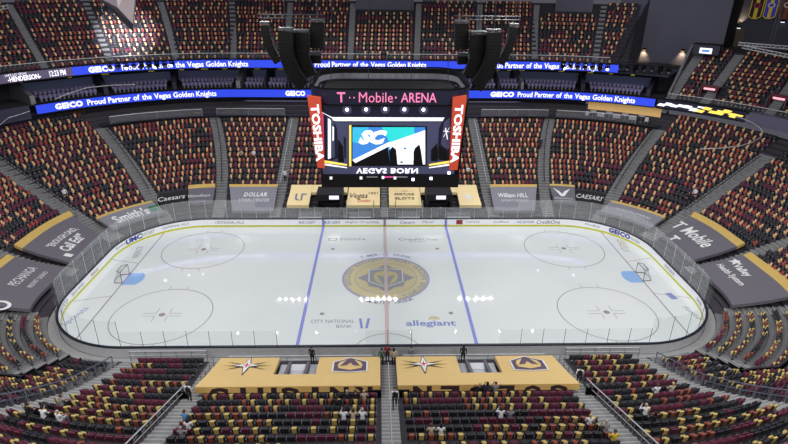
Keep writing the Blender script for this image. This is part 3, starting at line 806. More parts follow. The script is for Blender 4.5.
# ================================================================== SEAT COVERS
def cpt(u, t, lift=.04):
    x, y, nx, ny = P2(u, t); return (x, y, top(t, ny)+lift)
def cmap(u0, t0, lift=.07): return lambda x, y: cpt(shift(u0, t0, x), t0+y, lift)
def sheet(mb, c, n=10, m=3, skirt=.35, mi=0, skirts='fblr'):
    """c: (u,t) corners low-start, low-end, high-end, high-start"""
    g = []
    for j in range(m+1):
        row = []
        for i in range(n+1):
            a, b2 = i/n, j/m
            u = (c[0][0]*(1-a)+c[1][0]*a)*(1-b2)+(c[3][0]*(1-a)+c[2][0]*a)*b2
            t = (c[0][1]*(1-a)+c[1][1]*a)*(1-b2)+(c[3][1]*(1-a)+c[2][1]*a)*b2
            row.append(cpt(u, t, .04-.03*math.sin(PI*((i*3) % n)/n)*math.sin(PI*b2)))
        g.append(row)
    for j in range(m):
        for i in range(n): mb.quad(g[j][i], g[j][i+1], g[j+1][i+1], g[j+1][i], mi)
    dn = lambda p: (p[0], p[1], p[2]-skirt)
    if 'f' in skirts:
        for i in range(n): mb.quad(dn(g[0][i]), dn(g[0][i+1]), g[0][i+1], g[0][i], mi)
    if 'b' in skirts:
        for i in range(n): mb.quad(g[m][i], g[m][i+1], dn(g[m][i+1]), dn(g[m][i]), mi)
    for j in range(m):
        if 'l' in skirts: mb.quad(dn(g[j][0]), g[j][0], g[j+1][0], dn(g[j+1][0]), mi)
        if 'r' in skirts: mb.quad(g[j][n], dn(g[j][n]), dn(g[j+1][n]), g[j+1][n], mi)
    return mb
def cover(label, c, m, border=.12, name='seat_cover', group=None, skirt=.35):
    pm = P2((c[0][0]+c[1][0])/2, c[0][1])
    e = empty(name, (pm[0], pm[1], .4), label, 'seat cover', group)
    lerp = lambda p, q, k: (p[0]+(q[0]-p[0])*k, p[1]+(q[1]-p[1])*k)
    bl, br = lerp(c[3], c[0], border), lerp(c[2], c[1], border)
    part(sheet(MB(), (c[0], c[1], br, bl), skirt=skirt, skirts='flr'), 'sheet', m, e)
    if border: part(sheet(MB(), (bl, br, c[2], c[3]), m=1, skirts='blr'), 'border', 'gold_border', e)['label'] = 'gold border strip'
    return e
# near side: two gold covers with a notch for the bench gates
for s, word, label in ((-1, 'STHGINK', 'big gold seat cover beside the left of the centre stairs, star and helmet emblems'),
                       (1, 'NEDLOG', 'big gold seat cover to the right of the centre stairs, star and helmet emblems')):
    e = empty('seat_cover', (s*7, -15, .4), label, 'seat cover', 'gold covers of the near stand')
    X = lambda x: UN(s*x)
    mb = MB()
    for (x0, x1, ta, tb, sk) in ((.62, 5.45, 1.9, 4.7, 'flr'), (8.6, 13.25, 1.9, 4.7, 'flr')):
        x1b = 13.55 if x1 > 13 else x1
        cc = [(X(x0), ta), (X(x1), ta), (X(x1b), tb), (X(x0), tb)]
        if s > 0: cc = [cc[1], cc[0], cc[3], cc[2]]
        sheet(mb, cc, skirts=sk)
    cc = [(X(.62), 4.7), (X(13.55), 4.7), (X(13.85), 6.5), (X(.62), 6.5)]
    if s > 0: cc = [cc[1], cc[0], cc[3], cc[2]]
    sheet(mb, cc, n=20, skirts='lr')
    part(mb, 'sheet', 'gold_sheet', e)
    zt = top(6.5, -1)+.04
    y0 = -(LY+RR+6.5)
    part(MB().quad((s*.62, y0, zt), (s*13.85, y0, zt), (s*13.85, y0-.06, zt-.5), (s*.62, y0-.06, zt-.5)), 'hem', 'gold_drop', e)
    for i, ch in enumerate(word):      # turned over: the letters read from the ice
        xc = (-13.0 if s < 0 else 1.4)+(i+.5)*(12.0/len(word))
        o = text('letter', ch, lambda x, y: (xc-x, y0-.035-.06*(y+.6)/.5, zt-.06-(y+.6)), .5 if ch == 'I' else 1.35, 'dark_print', None, 1.2, bold=.05)
        bm = bmesh.new(); bm.from_mesh(o.data)
        bmesh.ops.bisect_plane(bm, geom=list(bm.verts)+list(bm.edges)+list(bm.faces), plane_co=(0, 0, zt-.48), plane_no=(0, 0, -1), clear_outer=True)
        bm.to_mesh(o.data); bm.free(); world_child(o, e)
    # emblems, upright when seen from the ice
    xs, xh = (10.9, 2.95) if s < 0 else (2.75, 10.9)
    f = cmap(UN(s*xs), 3.3, .08); f2 = cmap(UN(s*xs), 3.3, .095); f3 = cmap(UN(s*xs), 3.3, .11)
    def star(r0, r1, k=8, ph=0): return [(math.cos(ph+PI/k*i)*(r0 if i % 2 == 0 else r1), math.sin(ph+PI/k*i)*(r0 if i % 2 == 0 else r1)) for i in range(2*k)]
    blade = lambda a, L, w: [(math.cos(a)*L, math.sin(a)*L), (math.cos(a+PI/2)*w, math.sin(a+PI/2)*w), (-math.cos(a)*L, -math.sin(a)*L), (-math.cos(a+PI/2)*w, -math.sin(a+PI/2)*w)]
    poly('emblem_blade', [[(x*1.5, y) for x, y in blade(a, 1.35, .09)] for a in (.55, -.55, 0.0)], f, 'dark_print', e)
    st4 = lambda k: [[(math.cos(PI/4*i)*k*(1.0 if i % 2 == 0 else .30), math.sin(PI/4*i)*k*(1.35 if i % 2 == 0 else .30)) for i in range(8)]]
    poly('emblem_star', st4(1.2), f2, 'dark_print', e); poly('emblem_star', st4(1.0), f3, 'white_print', e); poly('emblem_star', st4(.36), cmap(UN(s*xs), 3.3, .125), 'red_print', e)
    hc = [cmap(UN(s*xh), 3.35, .08+.014*i) for i in range(4)]
    poly('emblem_shield', scale([SH], 1.36, 1.25), hc[0], 'white_print', e); poly('emblem_shield', scale([SH], 1.24, 1.13), hc[1], 'purple_print', e)
    poly('emblem_helmet', scale(HELM, 1.3, 1.12), hc[2], 'gold_sheet', e); poly('emblem_helmet', scale(VEE, 1.25, 1.05), hc[3], 'purple_print', e)
    # the gate notch: two grey ramps split by dark wedge walls
    g = empty('bench_gangway', (s*7, -15, .1), 'grey gangway pit with dark wedge walls in the notch of the %s gold cover' % ('left' if s < 0 else 'right'), 'gangway')
    part(MB().quad((s*5.5, -14.9, .66), (s*8.55, -14.9, .66), (s*8.55, -17.6, 1.22), (s*5.5, -17.6, 1.22)), 'ramp', 'rail_white', g)
    part(MB().box((s*7.08, -15.6, .88), (1.2, .8, .1)), 'landing', 'rail_white', g)
    for xx in (6.35, 7.8):
        part(MB().add([(s*(xx-.12), -14.9, .5), (s*(xx+.12), -14.9, .5), (s*(xx+.12), -17.6, .7), (s*(xx-.12), -17.6, .7), (s*(xx-.12), -14.9, .95), (s*(xx+.12), -14.9, .95), (s*(xx+.12), -17.6, 1.8), (s*(xx-.12), -17.6, 1.8)],
                      [(0, 1, 5, 4), (1, 2, 6, 5), (2, 3, 7, 6), (3, 0, 4, 7), (4, 5, 6, 7)]), 'wedge_wall', 'dark_sheet', g)
# grey and lettered covers round the far side
W = 'white_print'
e = cover('pale grey cover with white print, far stand left of the gold covers', [(-19.6, 2.0), (-14.3, 2.0), (-14.6, 7.7), (-21.2, 7.7)], 'grey_sheet', .08)
text('lettering', 'DOLLAR', cmap(-17.2, 5.6), 3.1, W, e, 1.0, bold=.03, space=1.15); text('lettering', 'LOAN CENTER', cmap(-17.2, 4.3), 4.0, W, e, .7)
e = cover('pale grey cover with white print, far stand right of the gold covers', [(14.3, 2.0), (19.6, 2.0), (21.2, 7.7), (14.6, 7.7)], 'grey_sheet', .08)
text('lettering', 'William HILL', cmap(17.4, 5.4), 4.0, W, e, 1.0, shear=.2, bold=.02); text('lettering', 'SPORTSBOOK', cmap(17.4, 4.2), 3.6, W, e, .5, space=1.3)
e = cover('dark grey cover with small white script, far stand beside the left aisle', [(UA(106.5), 4.0), (UA(93), 4.0), (UA(94), 7.8), (UA(106.5), 7.8)], 'dark_sheet', .16)
text('lettering', 'Wyndham', cmap(UA(101), 5.4), 2.8, W, e, .8, shear=.3)
e = cover('dark grey cover with a white winged emblem, far stand beside the right aisle', [(UA(86.5), 4.0), (UA(74), 4.0), (UA(74.5), 7.8), (UA(86.5), 7.8)], 'dark_sheet', .08)
poly('emblem', [[(-1.1, .9), (-.5, .6), (0, -.4), (.5, .6), (1.1, .9), (.25, -.9), (-.25, -.9)]], cmap(UA(81), 6.2), W, e); text('lettering', 'VIRGIN HOTELS', cmap(UA(81), 4.8), 2.4, W, e, .35)
for s, th0, th1, where, word in ((-1, 121.5, 108.5, 'left', 'Caesars'), (1, 73.5, 60, 'right', 'CAESARS')):
    e = cover('black banner board with white script above the %s far corner of the rink' % where, [(UA(th0), 4.6), (UA(th1-.4), 4.6), (UA(th1-.4), 6.6), (UA(th0), 6.6)], 'black_sheet', 0, 'banner_board', skirt=.9)
    text('lettering', word, cmap(UA((th0+th1)/2), 5.7), 3.4, W, e, 1.0, shear=.3)
e = cover('grey corner cover with white lettering and gold edge, left far corner', [(UA(155), 2.8), (UA(121), 2.8), (UA(125), 5.9), (UA(153.5), 5.9)], 'grey_sheet', .14)
text('lettering', "Smith's", cmap(UA(139), 4.0), 4.4, W, e, 1.7, bold=.03); poly('emblem', [[(-.5, -.6), (.6, -.6), (.6, .6), (-.5, .6)]], cmap(UA(126), 4.1), 'ad_green', e)
e = cover('grey corner cover with faint lettering and gold edge, right far corner', [(UA(59), 2.8), (UA(25), 2.8), (UA(27), 5.9), (UA(55.5), 5.9)], 'grey_sheet', .14)
text('lettering', 'JACKSON JEWELRY', cmap(UA(41), 4.2), 4.6, W, e, .55)
e = cover('dark grey end cover with white slogan, behind the left goal', [(UE(-1, .9), 2.4), (UA(165), 2.4), (UA(158), 8.4), (UE(-1, 1.8), 8.4)], 'dark_sheet', .14)
text('lettering', '"ENOUGH SAID,', cmap(UE(-1, 5.4), 5.6), 4.8, W, e, .95, bold=.02); text('lettering', 'Call Ed!"', cmap(UE(-1, 4.9), 4.2), 3.9, W, e, 1.3, shear=.25, bold=.03); poly('emblem', [[(-.3, -.4), (.3, -.4), (.3, .4), (-.3, .4)]], cmap(UE(-1, 2.2), 3.3), W, e)
e = cover('dark grey end cover with round white ring mark, nearest the left of the frame', [(UA(-162), 2.3), (UE(-1, -.2), 2.3), (UE(-1, 0), 8.0), (UA(-166), 8.0)], 'dark_sheet', .12)
text('lettering', 'PECHANGA', cmap(UE(-1, -2.9), 5.0), 3.5, W, e, .9); text('lettering', 'RESORT CASINO', cmap(UE(-1, -3.0), 3.6), 3.0, W, e, .45)
mb = MB(); f = cmap(UA(-164), 4.6, .08)
for k in range(24):
    a, c = 2*PI*k/24, 2*PI*(k+1)/24; mb.quad(f(math.cos(a)*.55, math.sin(a)*.55), f(math.cos(c)*.55, math.sin(c)*.55), f(math.cos(c)*.85, math.sin(c)*.85), f(math.cos(a)*.85, math.sin(a)*.85))
part(mb, 'emblem_ring', W, e)
e = cover('dark grey end cover with large white word, behind the right goal', [(UA(13), 2.4), (UE(1, .9), 2.4), (UE(1, 1.8), 8.4), (UA(20.5), 8.4)], 'dark_sheet', .14)
text('lettering', 'T Mobile', cmap(UE(1, 5.9), 5.4), 6.2, W, e, 1.7, bold=.02); poly('emblem', [[(-.5, .5), (.5, .5), (.5, .2), (.15, .2), (.15, -.5), (-.15, -.5), (-.15, .2), (-.5, .2)]], cmap(UA(8), 3.2), W, e)
e = cover('dark grey end cover with white star and three lines of print, right end', [(UE(1, -.2), 2.3), (UA(-18), 2.3), (UA(-13), 8.0), (UE(1, 0), 8.0)], 'dark_sheet', .14)
text('lettering', 'Valley', cmap(UE(1, -2.6), 5.6), 2.4, W, e, 1.0, bold=.03); text('lettering', 'Health System', cmap(UE(1, -2.9), 4.3), 4.2, W, e, .85, bold=.02)
poly('emblem', [[(math.cos(PI/2+PI/5*i)*(.75 if i % 2 == 0 else .3), math.sin(PI/2+PI/5*i)*(.75 if i % 2 == 0 else .3)) for i in range(10)]], cmap(UE(1, -.9), 6.0), W, e)
# gold covers of the far side around the bench tunnels
for lab, c, bd in (('narrow gold cover left of the dark left tunnel, far stand', [(-12.8, 3.2), (-9.9, 3.2), (-9.9, 7.6), (-12.7, 7.6)], 0), ('gold cover with casino script, between left tunnel and centre stairs', [(-5.0, 3.2), (-.6, 3.2), (-.6, 7.6), (-4.8, 7.6)], 0),
                   ('gold cover with dark block print, between centre stairs and right tunnel', [(.6, 3.2), (4.9, 3.2), (4.8, 7.6), (.6, 7.6)], 0), ('narrow gold cover right of the dark right tunnel, far stand', [(9.9, 3.2), (12.8, 3.2), (12.7, 7.6), (9.9, 7.6)], 0)):
    e = cover(lab, c, 'gold_pale_sheet', 0, skirt=.42)
    if 'script' in lab:
        text('lettering', 'Vegas', cmap(-3.4, 5.2), 2.4, 'dark_print', e, 1.5, shear=.3); text('lettering', 'Golden', cmap(-2.7, 4.2), 1.7, 'red_print', e, .6, shear=.3); text('lettering', '1931', cmap(-1.5, 5.9), 1.2, 'dark_print', e, .5)
    elif 'block' in lab:
        for i, w_ in enumerate(('WHEEL OF', 'FORTUNE', 'SLOTS')): text('lettering', w_, cmap(2.7, 6.6-i*.95), 2.6, 'dark_print', e, .55, bold=.02, space=1.1)
    else:
        f = cmap(c[0][0]+1.45 if c[0][0] < 0 else c[0][0]+1.4, 5.0, .08)
        if c[0][0] < 0:
            poly('emblem', [[(-.9, .8), (-.55, .8), (-.55, -.5), (0, -.9), (0, -.6), (-.3, -.3), (-.3, .8)], [(.9, .8), (.2, .8), (.2, -.9), (.45, -.7), (.45, .5), (.9, .5)]], f, 'grey_sheet', e)
        else:
            poly('emblem', [star(.8, .3, 6)], f, 'white_print', e); text('lettering', 'CASINO', cmap(11.3, 4.0), 1.6, 'white_print', e, .35)
for s, lab in ((-1, 'gold strip of cover spanning above the left tunnel of the far stand'), (1, 'gold strip of cover spanning above the right tunnel of the far stand')):
    a, c = (-9.88, -5.0) if s < 0 else (4.92, 9.88)
    cover(lab, [(a, 6.1), (c, 6.1), (c, 7.6), (a, 7.6)], 'gold_pale_sheet', 0)
# bench tunnels with a small screen over them
for s in (-1, 1):
    x = s*7.15
    e = empty('tunnel_canopy', (x, 15.2, .2), 'black %s bench tunnel mouth with a small bright screen under its lintel' % ('left' if s < 0 else 'right'), 'tunnel')
    part(MB().box((x, 17.4, 2.75), (3.4, 3.0, .9)), 'lintel', 'black_sheet', e)
    for k in (-1, 1): part(MB().box((x+k*1.55, 16.6, 1.25), (.3, 2.4, 2.1)), 'side_wall', 'black_sheet', e)
    part(MB().box((x, 18.2, 1.2), (2.8, .1, 2.2)), 'door', 'void', e)
    part(MB().box((x-s*.6 if s < 0 else x+.2, 15.86, 2.8), (1.25, .05, .5)), 'screen', 'screen_white', e)
# benches, partitions and rails between boards and covers, far side
for i, (x, w, lab) in enumerate(((-9.6, 3.0, 'left outer'), (-3.15, 2.9, 'left inner'), (3.15, 2.9, 'right inner'), (9.6, 3.0, 'right outer'))):
    e = empty('penalty_bench', (x, 14.3, 0), 'long grey bench on the far side of the rink, %s of four' % lab, 'bench')
    part(MB().box((x, 14.4, .62), (w, .4, .07)), 'seat', 'rail_white', e)
    part(MB().box((x, 14.75, 1.0), (w, .06, .5)), 'backrest', 'steel', e)
    for k in (-1, 0, 1): part(MB().box((x+k*w*.45, 14.4, .32), (.08, .35, .6)), 'leg', 'black', e)
for i, x in enumerate((-4.9, -1.4, 1.4, 4.9)):
    e = empty('box_partition', (x, 14.2, 0), 'clear glass partition between the far benches, %s of four' % ('first', 'second', 'third', 'last')[i], 'partition')
    part(MB().quad((x, 13.2, 1.1), (x, 15.0, 1.1), (x, 15.0, 2.7), (x, 13.2, 2.7)), 'pane', 'rink_glass', e)
    part(MB().box((x, 14.1, .55), (.08, 1.8, 1.1)), 'panel', 'steel', e)
    part(MB().tube([(x, 15.0, 0), (x, 15.0, 2.75)], .05), 'post', 'wood' if abs(x) < 2 else 'rail_white', e)

# ================================================================== RIBBON BOARDS
def rmap(u, t, z): return lambda x, y: (lambda p: (p[0], p[1], z+y))(P2(shift(u, t, x), t))
def ribbon(label, u0, u1, t, z0, z1, m, dim=()):
    p = P2((u0+u1)/2, t)
    e = empty('ribbon_board', (p[0], p[1], z0), label, 'led ribbon')
    n = max(4, int(abs(u1-u0)/.8)); uu = [u0+(u1-u0)*k/n for k in range(n+1)]
    part(strip(uu, t, z0, t, z1, closed=False), 'display', m, e)
    mb = MB(); strip(uu, t-.1, z1+.12, t+.4, z1+.12, closed=False, mb=mb); strip(uu, t-.1, z1, t-.1, z1+.12, closed=False, mb=mb); strip(uu, t-.1, z0-.14, t-.1, z0, closed=False, mb=mb); strip(uu, t-.1, z0-.14, t+.6, z0-.14, closed=False, mb=mb)
    part(mb, 'housing', 'black', e)
    return e
LT, LZ = 23.6, 11.5
def ru(px, py, z): 
    q = at(px, py, z); x, y = q.x, q.y
    if abs(x) <= LX: return x
    s = 1 if x > 0 else -1
    return s*(LX+(90-math.degrees(math.atan2(y-LY, abs(x)-LX)))/90*KU)
def rtext(e, s, px0, px1, py, t, z, h, m='led_text', **k):
    a, c = ru(px0, py[0], z), ru(px1, py[1], z); w_ = s.split(' '); ext = []
    for q in w_: xs = [v[0] for v in glyphs(q, k.get('bold', 0), k.get('shear', 0), k.get('space', 1))[0]]; ext.append(max(xs)-min(xs))
    tot = sum(ext)+.3*(len(w_)-1); x = 0; sa, sc = arc(a, t), arc(c, t)
    for q, l in zip(w_, ext):
        mid = unarc(sa+(sc-sa)*(x+l/2)/tot, t)
        text('lettering', q, rmap(mid, t-.03, z), (sc-sa)*l/tot*.98, m, e, h, cap=True, **k); x += l+.3
e = ribbon('long blue LED ribbon along the front of the lower suites, with white words', ru(28, 107, 12.1), ru(656, 102, 12.1), LT, LZ, 12.7, 'led_blue')
rtext(e, 'GEICO', 50, 82, (105, 102.5), LT, 12.1, .72, bold=.06, space=1.1)
rtext(e, 'Proud Partner of the Vegas Golden Knights', 86, 216, (102, 94), LT, 12.1, .8, bold=.02)
rtext(e, 'GEICO', 287, 307, (91, 91), LT, 12.1, .72, bold=.06, space=1.1)
rtext(e, 'GEICO', 489, 514, (93, 94), LT, 12.1, .72, bold=.06, space=1.1)
rtext(e, 'Proud Partner of the Vegas Golden Knights', 517, 636, (94, 100), LT, 12.1, .8, bold=.02)
UT, UZ = 23.6, 16.0
e = ribbon('blue LED ribbon under the upper bowl left of the scoreboard, white words', ru(73, 72, 16.5), ru(470, 66, 16.5), UT, UZ, 17.15, 'led_blue')
rtext(e, 'GEICO', 88, 115, (70, 68), UT, 16.55, .72, bold=.06, space=1.1)
rtext(e, 'Proud Partner of the Vegas Golden Knights', 122, 248, (68, 64), UT, 16.55, .8, bold=.02)
rtext(e, 'Proud Partner of the Vegas Golden Knights', 314, 427, (65, 66), UT, 16.55, .8, bold=.02)
e2 = ribbon('blue LED ribbon under the upper bowl right of the scoreboard, white words', ru(470.5, 66, 16.5), ru(618, 70, 16.5), UT, UZ, 17.15, 'led_blue')
rtext(e2, 'Proud Partner of the Vegas Golden Knights', 490, 603, (67, 70), UT, 16.55, .8, bold=.02)
e3 = ribbon('dim lilac LED ribbon with city name and clock at the far left', UA(158), ru(73, 72, 16.5), UT, UZ, 17.15, 'led_dim')
rtext(e3, '12:23 PM', 50, 68, (74, 73), UT, 16.55, .75, bold=.02)
rtext(e3, '-HENDERSON-', 3, 40, (79, 75.5), UT, 16.4, .62, bold=.03)
rtext(e3, 'LAKE LAS VEGAS', 11, 34, (77, 75), UT, 16.95, .3)
e4 = ribbon('dark LED ribbon with white and yellow flares on the right mezzanine edge', ru(657, 103, 12.1), UA(33), LT, LZ, 12.75, 'led_navy')
rr = random.Random(3)
for k in range(12):
    u = UA(53-k*1.55); m = 'led_white' if k < 6 else 'led_yellow'
    zc = rr.uniform(11.8, 12.4)
    poly('flare_mark', [[(-.65, -.16), (.35, -.2), (.7, .16), (-.3, .22)]], rmap(u, LT-.03, zc), m, e4)
    poly('flare_mark', [[(-.5, -.1), (.3, -.12), (.5, .1), (-.3, .13)]], rmap(u+.35, LT-.03, 24.2-zc), m, e4)
m_ = MB(); uu = [UA(32.4)+k*.8 for k in range(14)]; strip(uu, LT, LZ-.3, LT, 12.8, closed=False, mb=m_); strip(uu, LT, 12.8, LT+1.0, 12.8, closed=False, mb=m_); tag(m_.build('wall_mezzanine_fascia', 'fascia'), kind='structure')

# ================================================================== SUITES, CONCOURSE, WALLS
def arcwall(name, th_u0, th_u1, t, z0, z1, m, du=1.0, t2=None):
    n = max(2, int(abs(th_u1-th_u0)/du)); uu = [th_u0+(th_u1-th_u0)*k/n for k in range(n+1)]
    return tag(strip(uu, t, z0, t if t2 is None else t2, z1, closed=False).build(name, m), kind='structure')
US0, US1 = UA(148), UA(53)
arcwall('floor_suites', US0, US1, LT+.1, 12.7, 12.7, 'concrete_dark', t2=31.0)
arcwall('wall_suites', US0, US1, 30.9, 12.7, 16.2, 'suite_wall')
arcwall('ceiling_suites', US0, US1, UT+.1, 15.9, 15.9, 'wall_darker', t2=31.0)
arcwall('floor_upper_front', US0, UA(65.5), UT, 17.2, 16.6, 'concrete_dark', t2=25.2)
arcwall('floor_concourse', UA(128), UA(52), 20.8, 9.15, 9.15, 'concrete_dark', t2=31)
arcwall('wall_concourse', UA(150), UA(72), 26.6, 9.0, 11.5, 'wall_blue')
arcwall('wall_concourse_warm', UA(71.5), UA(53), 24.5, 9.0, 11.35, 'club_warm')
arcwall('wall_lower_left', UA(165), UA(142.5), LT+.1, 11.0, 12.8, 'wall_blue')
arcwall('ceiling_concourse', UA(150), UA(40), LT+.2, 11.4, 11.4, 'wall_darker', t2=31.0)
arcwall('wall_concourse_left', UA(136), UA(129.5), 25.6, 9.0, 11.5, 'wall_brown')
rr = random.Random(8)
for i, u in enumerate(SUITE_U):
    mb = MB(); A = P2(u-.12, 24.2); B_ = P2(u+.12, 24.2); C_ = P2(u+.12, 30.8); D = P2(u-.12, 30.8)
    mb.hexa([(*A[:2], 12.7), (*B_[:2], 12.7), (*C_[:2], 12.7), (*D[:2], 12.7), (*A[:2], 13.9), (*B_[:2], 13.9), (*C_[:2], 15.9), (*D[:2], 15.9)])
    tag(mb.build('wall_suite_partition', 'steel' if i % 3 == 0 else 'suite_wall'), kind='structure')
for i in range(17):
    a, c = SUITE_U[i], SUITE_U[i+1]; w = c-a
    f = rmap((a+c)/2, 30.8, 14.0); hw = w/duds((a+c)/2, 30.8)/2-.6
    o = poly('window_%d' % (i+1), [[(-hw, -.9), (hw, -.9), (hw, .55), (-hw, .55)]], f, 'suite_window', None); tag(o, kind='structure')
    for k in rr.choice([(0,), (0, 2), (1, 2), (0, 1, 2)]):
        x = -hw+(2*hw/3)*k+rr.uniform(.1, .4); ww = rr.uniform(.5, 1.1)
        p = P2((a+c)/2+x*duds((a+c)/2, 30), 30.6)
        e = empty('suite_lamp', (p[0], p[1], 14.7), 'warm yellow light panel on a back wall of the suites above the lower ribbon', 'light', 'warm panels in the suites')  # warm-lit bits of back wall, drawn as glowing patches
        o = poly('panel', [[(x, .66), (x+ww, .66), (x+ww, 1.0), (x, 1.0)]], rmap((a+c)/2, 30.75, 14.0), 'suite_warm', e)
        mb = MB(); ff = rmap((a+c)/2, 30.77, 14.0); mb.quad(ff(x-.05, .6), ff(x+ww+.05, .6), ff(x+ww+.05, .64), ff(x-.05, .64)); part(mb, 'bracket', 'black', e)
# lounge tables in the lit concourse club, right
for i in range(4):
    u = UA(70-i*4.3); p = P2(u, 22.6)
    e = empty('lounge_table', (p[0], p[1], 9.15), 'small pale table in the lit lounge under the lower ribbon, %s from left' % ORD[i+1], 'table', 'lounge tables')
    MB().tube([(0, 0, .98), (0, 0, 1.04)], .5, 12).build('table_top', 'rail_white', e); MB().tube([(0, 0, .02), (0, 0, .98)], .06).build('stem', 'steel', e); MB().tube([(0, 0, 0), (0, 0, .03)], .3, 12).build('base', 'steel', e)
    for k in (-1, 1):
        q = P2(u+k*.9*duds(u, 22.6), 21.9)
        s_ = empty('lounge_chair', (q[0], q[1], 9.15), 'white lounge chair %s of the %s table under the lower ribbon' % ('left' if k < 0 else 'right', ORD[i+1]), 'chair', 'lounge chairs', math.atan2(q[3], q[2])-PI/2)
        MB().box((0, 0, .5), (.5, .5, .1)).build('seat', 'rail_white', s_); MB().box((0, -.22, .82), (.5, .08, .55)).build('backrest', 'rail_white', s_)
        for a in (-1, 1):
            for b2 in (-1, 1): MB().tube([(a*.2, b2*.2, 0), (a*.2, b2*.2, .45)], .03, 5).build('leg', 'steel', s_)
# balustrades at the back of the lower bowl
def balustrade(label, u0, u1, t, z0, h, m='rail_glass'):
    n = max(2, int(abs(u1-u0)/1.2)); uu = [u0+(u1-u0)*k/n for k in range(n+1)]; p = P2((u0+u1)/2, t)
    e = empty('balustrade', (p[0], p[1], z0), label, 'railing')
    part(strip(uu, t, z0+.1, t, z0+h-.05, closed=False), 'glass_panel', m, e)
    part(MB().tube([(*P2(u, t)[:2], z0+h) for u in uu], .05, 5), 'rail', 'rail_white', e)
    for u in uu[::2]: part(MB().tube([(*P2(u, t)[:2], z0), (*P2(u, t)[:2], z0+h)], .04, 5), 'post', 'steel', e)
for lab, a, c in (('left corner block', UA(126), UA(101)), ('far left block', UA(97), -15.2), ('far right block', 15.2, UA(83)), ('right corner block', UA(80.5), UA(58))):
    balustrade('glass balustrade behind the top row of the %s' % lab, a, c, 20.9, 9.2, 1.1)
balustrade('thin rail along the front of the upper bowl, left half', UA(146), -.5, 24.2, 17.25, .8, 'near_glass')
balustrade('thin rail along the front of the upper bowl, right half', .5, UA(68), 24.2, 17.25, .8, 'near_glass')
balustrade('thin rail along the front of the right mezzanine', UA(52), UA(22), 24.1, 12.8, .8, 'near_glass')
# dark end walls
arcwall('wall_upper_right', UA(67.5), UA(47.5), 38.8, 10, 40, 'wall_dark')
p0 = P2(UA(47.5), 38.8); p1 = P2(UA(47.0), 44)
tag(MB().quad((p0[0], p0[1], 10), (p1[0], p1[1], 10), (p1[0], p1[1], 40), (p0[0], p0[1], 40)).build('wall_upper_corner', 'void'), kind='structure')
arcwall('wall_end_right', UA(47.0), UA(5), 44, 10, 40, 'wall_darker')
arcwall('floor_end_gangway', UA(53), UA(5), 36, 18.9, 18.9, 'concrete_dark', t2=44)
arcwall('floor_wall_base', UA(66), UA(51), 31, 15.9, 15.9, 'concrete_dark', t2=39)
# side of the upper bowl
mb = MB(); fS = upf(UPA[-1])
for r in range(15):
    A = P2(fS(upt(r))+.35, upt(r)); B_ = P2(fS(upt(r+1))+.35, upt(r+1)); mb.quad((*A[:2], 16.1), (*B_[:2], 16.1), (*B_[:2], up_z(r)+.9), (*A[:2], up_z(r)+.9))
tag(mb.build('wall_upper_side', 'wall_darker'), kind='structure')
mb = MB()
for r in range(12):
    A = P2(UA(52.4), mzt(r)); B_ = P2(UA(52.4), mzt(r+1)); A2 = P2(UA(51.9), mzt(r)); B2 = P2(UA(51.9), mzt(r+1)); z = mz_z(r)+1.0
    mb.hexa([(*A[:2], 11), (*A2[:2], 11), (*B2[:2], 11), (*B_[:2], 11), (*A[:2], z-.25), (*A2[:2], z-.25), (*B2[:2], z+.25), (*B_[:2], z+.25)])
tag(mb.build('wall_mezzanine_side', 'concrete'), kind='structure')
# faceted pylon hanging over the upper bowl, left
c0 = at(133, 32, 23.6)
def pf(px, py, dy): return tuple(aty(px, py, c0.y+dy))
T = tuple(c0); a1, a2, a3, a4, a5 = pf(96, -4, 0), pf(104, -30, 6), pf(139, -30, 5), pf(137, -30, -2.0), pf(118, 8, -2.5)
b0 = tuple(aty(133, 24, c0.y-.8))
mb = MB(); mb.add([a1, a5, b0, T, a4, a3, a2], [(0, 1, 2)], 1); mb.add([a1, (aty(112, -30, c0.y-1)), a4, a5, b0, T, a3], [(0, 1, 3)], 0)
q = tuple(aty(112, -30, c0.y-1))
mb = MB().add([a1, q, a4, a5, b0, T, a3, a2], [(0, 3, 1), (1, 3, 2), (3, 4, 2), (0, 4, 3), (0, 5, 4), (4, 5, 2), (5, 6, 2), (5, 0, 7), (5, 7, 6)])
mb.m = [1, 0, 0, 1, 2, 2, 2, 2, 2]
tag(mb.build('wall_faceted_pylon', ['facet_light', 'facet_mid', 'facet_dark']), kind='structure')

# sconces on the dark wall
for px, py, t, lab in ((645, 49, 38.6, 'left one of two on the tall grey wall'), (683, 50, 38.6, 'right one of two on the tall grey wall')):
    best = min(((abs(proj((*P2(UA(th/10), t)[:2], 18.5))[0]-px), th/10) for th in range(475, 675)), key=lambda q: q[0])[1]
    x, y, nx, ny = P2(UA(best), t); z = aty(px, py, y).z
    e = empty('wall_sconce', (x, y, z), 'warm wall light, the %s' % lab, 'wall light')
    MB().box((0, 0, 0), (.45, .45, .3)).build('housing', 'black', e); MB().box((0, 0, -.17), (.36, .36, .04)).build('lamp', 'lamp_warm', e)
    ld = bpy.data.lights.new('sconce', 'SPOT'); ld.energy = 500; ld.color = (1, .72, .38); ld.spot_size = 1.6; ld.spot_blend = .9; ld.shadow_soft_size = .15
    lo = bpy.data.objects.new('sconce_light', ld); COL.objects.link(lo); lo.location = (x-nx*.35, y-ny*.35, z-.22); lo.rotation_euler = (Vector((nx*.55, ny*.55, -1))).to_track_quat('-Z', 'Y').to_euler()
def on_end(px, py, t):
    z = 22
    for _ in range(5):
        best = min(((abs(proj((*P2(UA(th/20), t)[:2], z))[0]-px), th/20) for th in range(100, 940)), key=lambda q: q[0])[1]
        p = P2(UA(best), t); z = aty(px, py, p[1]).z
    return best, p, z
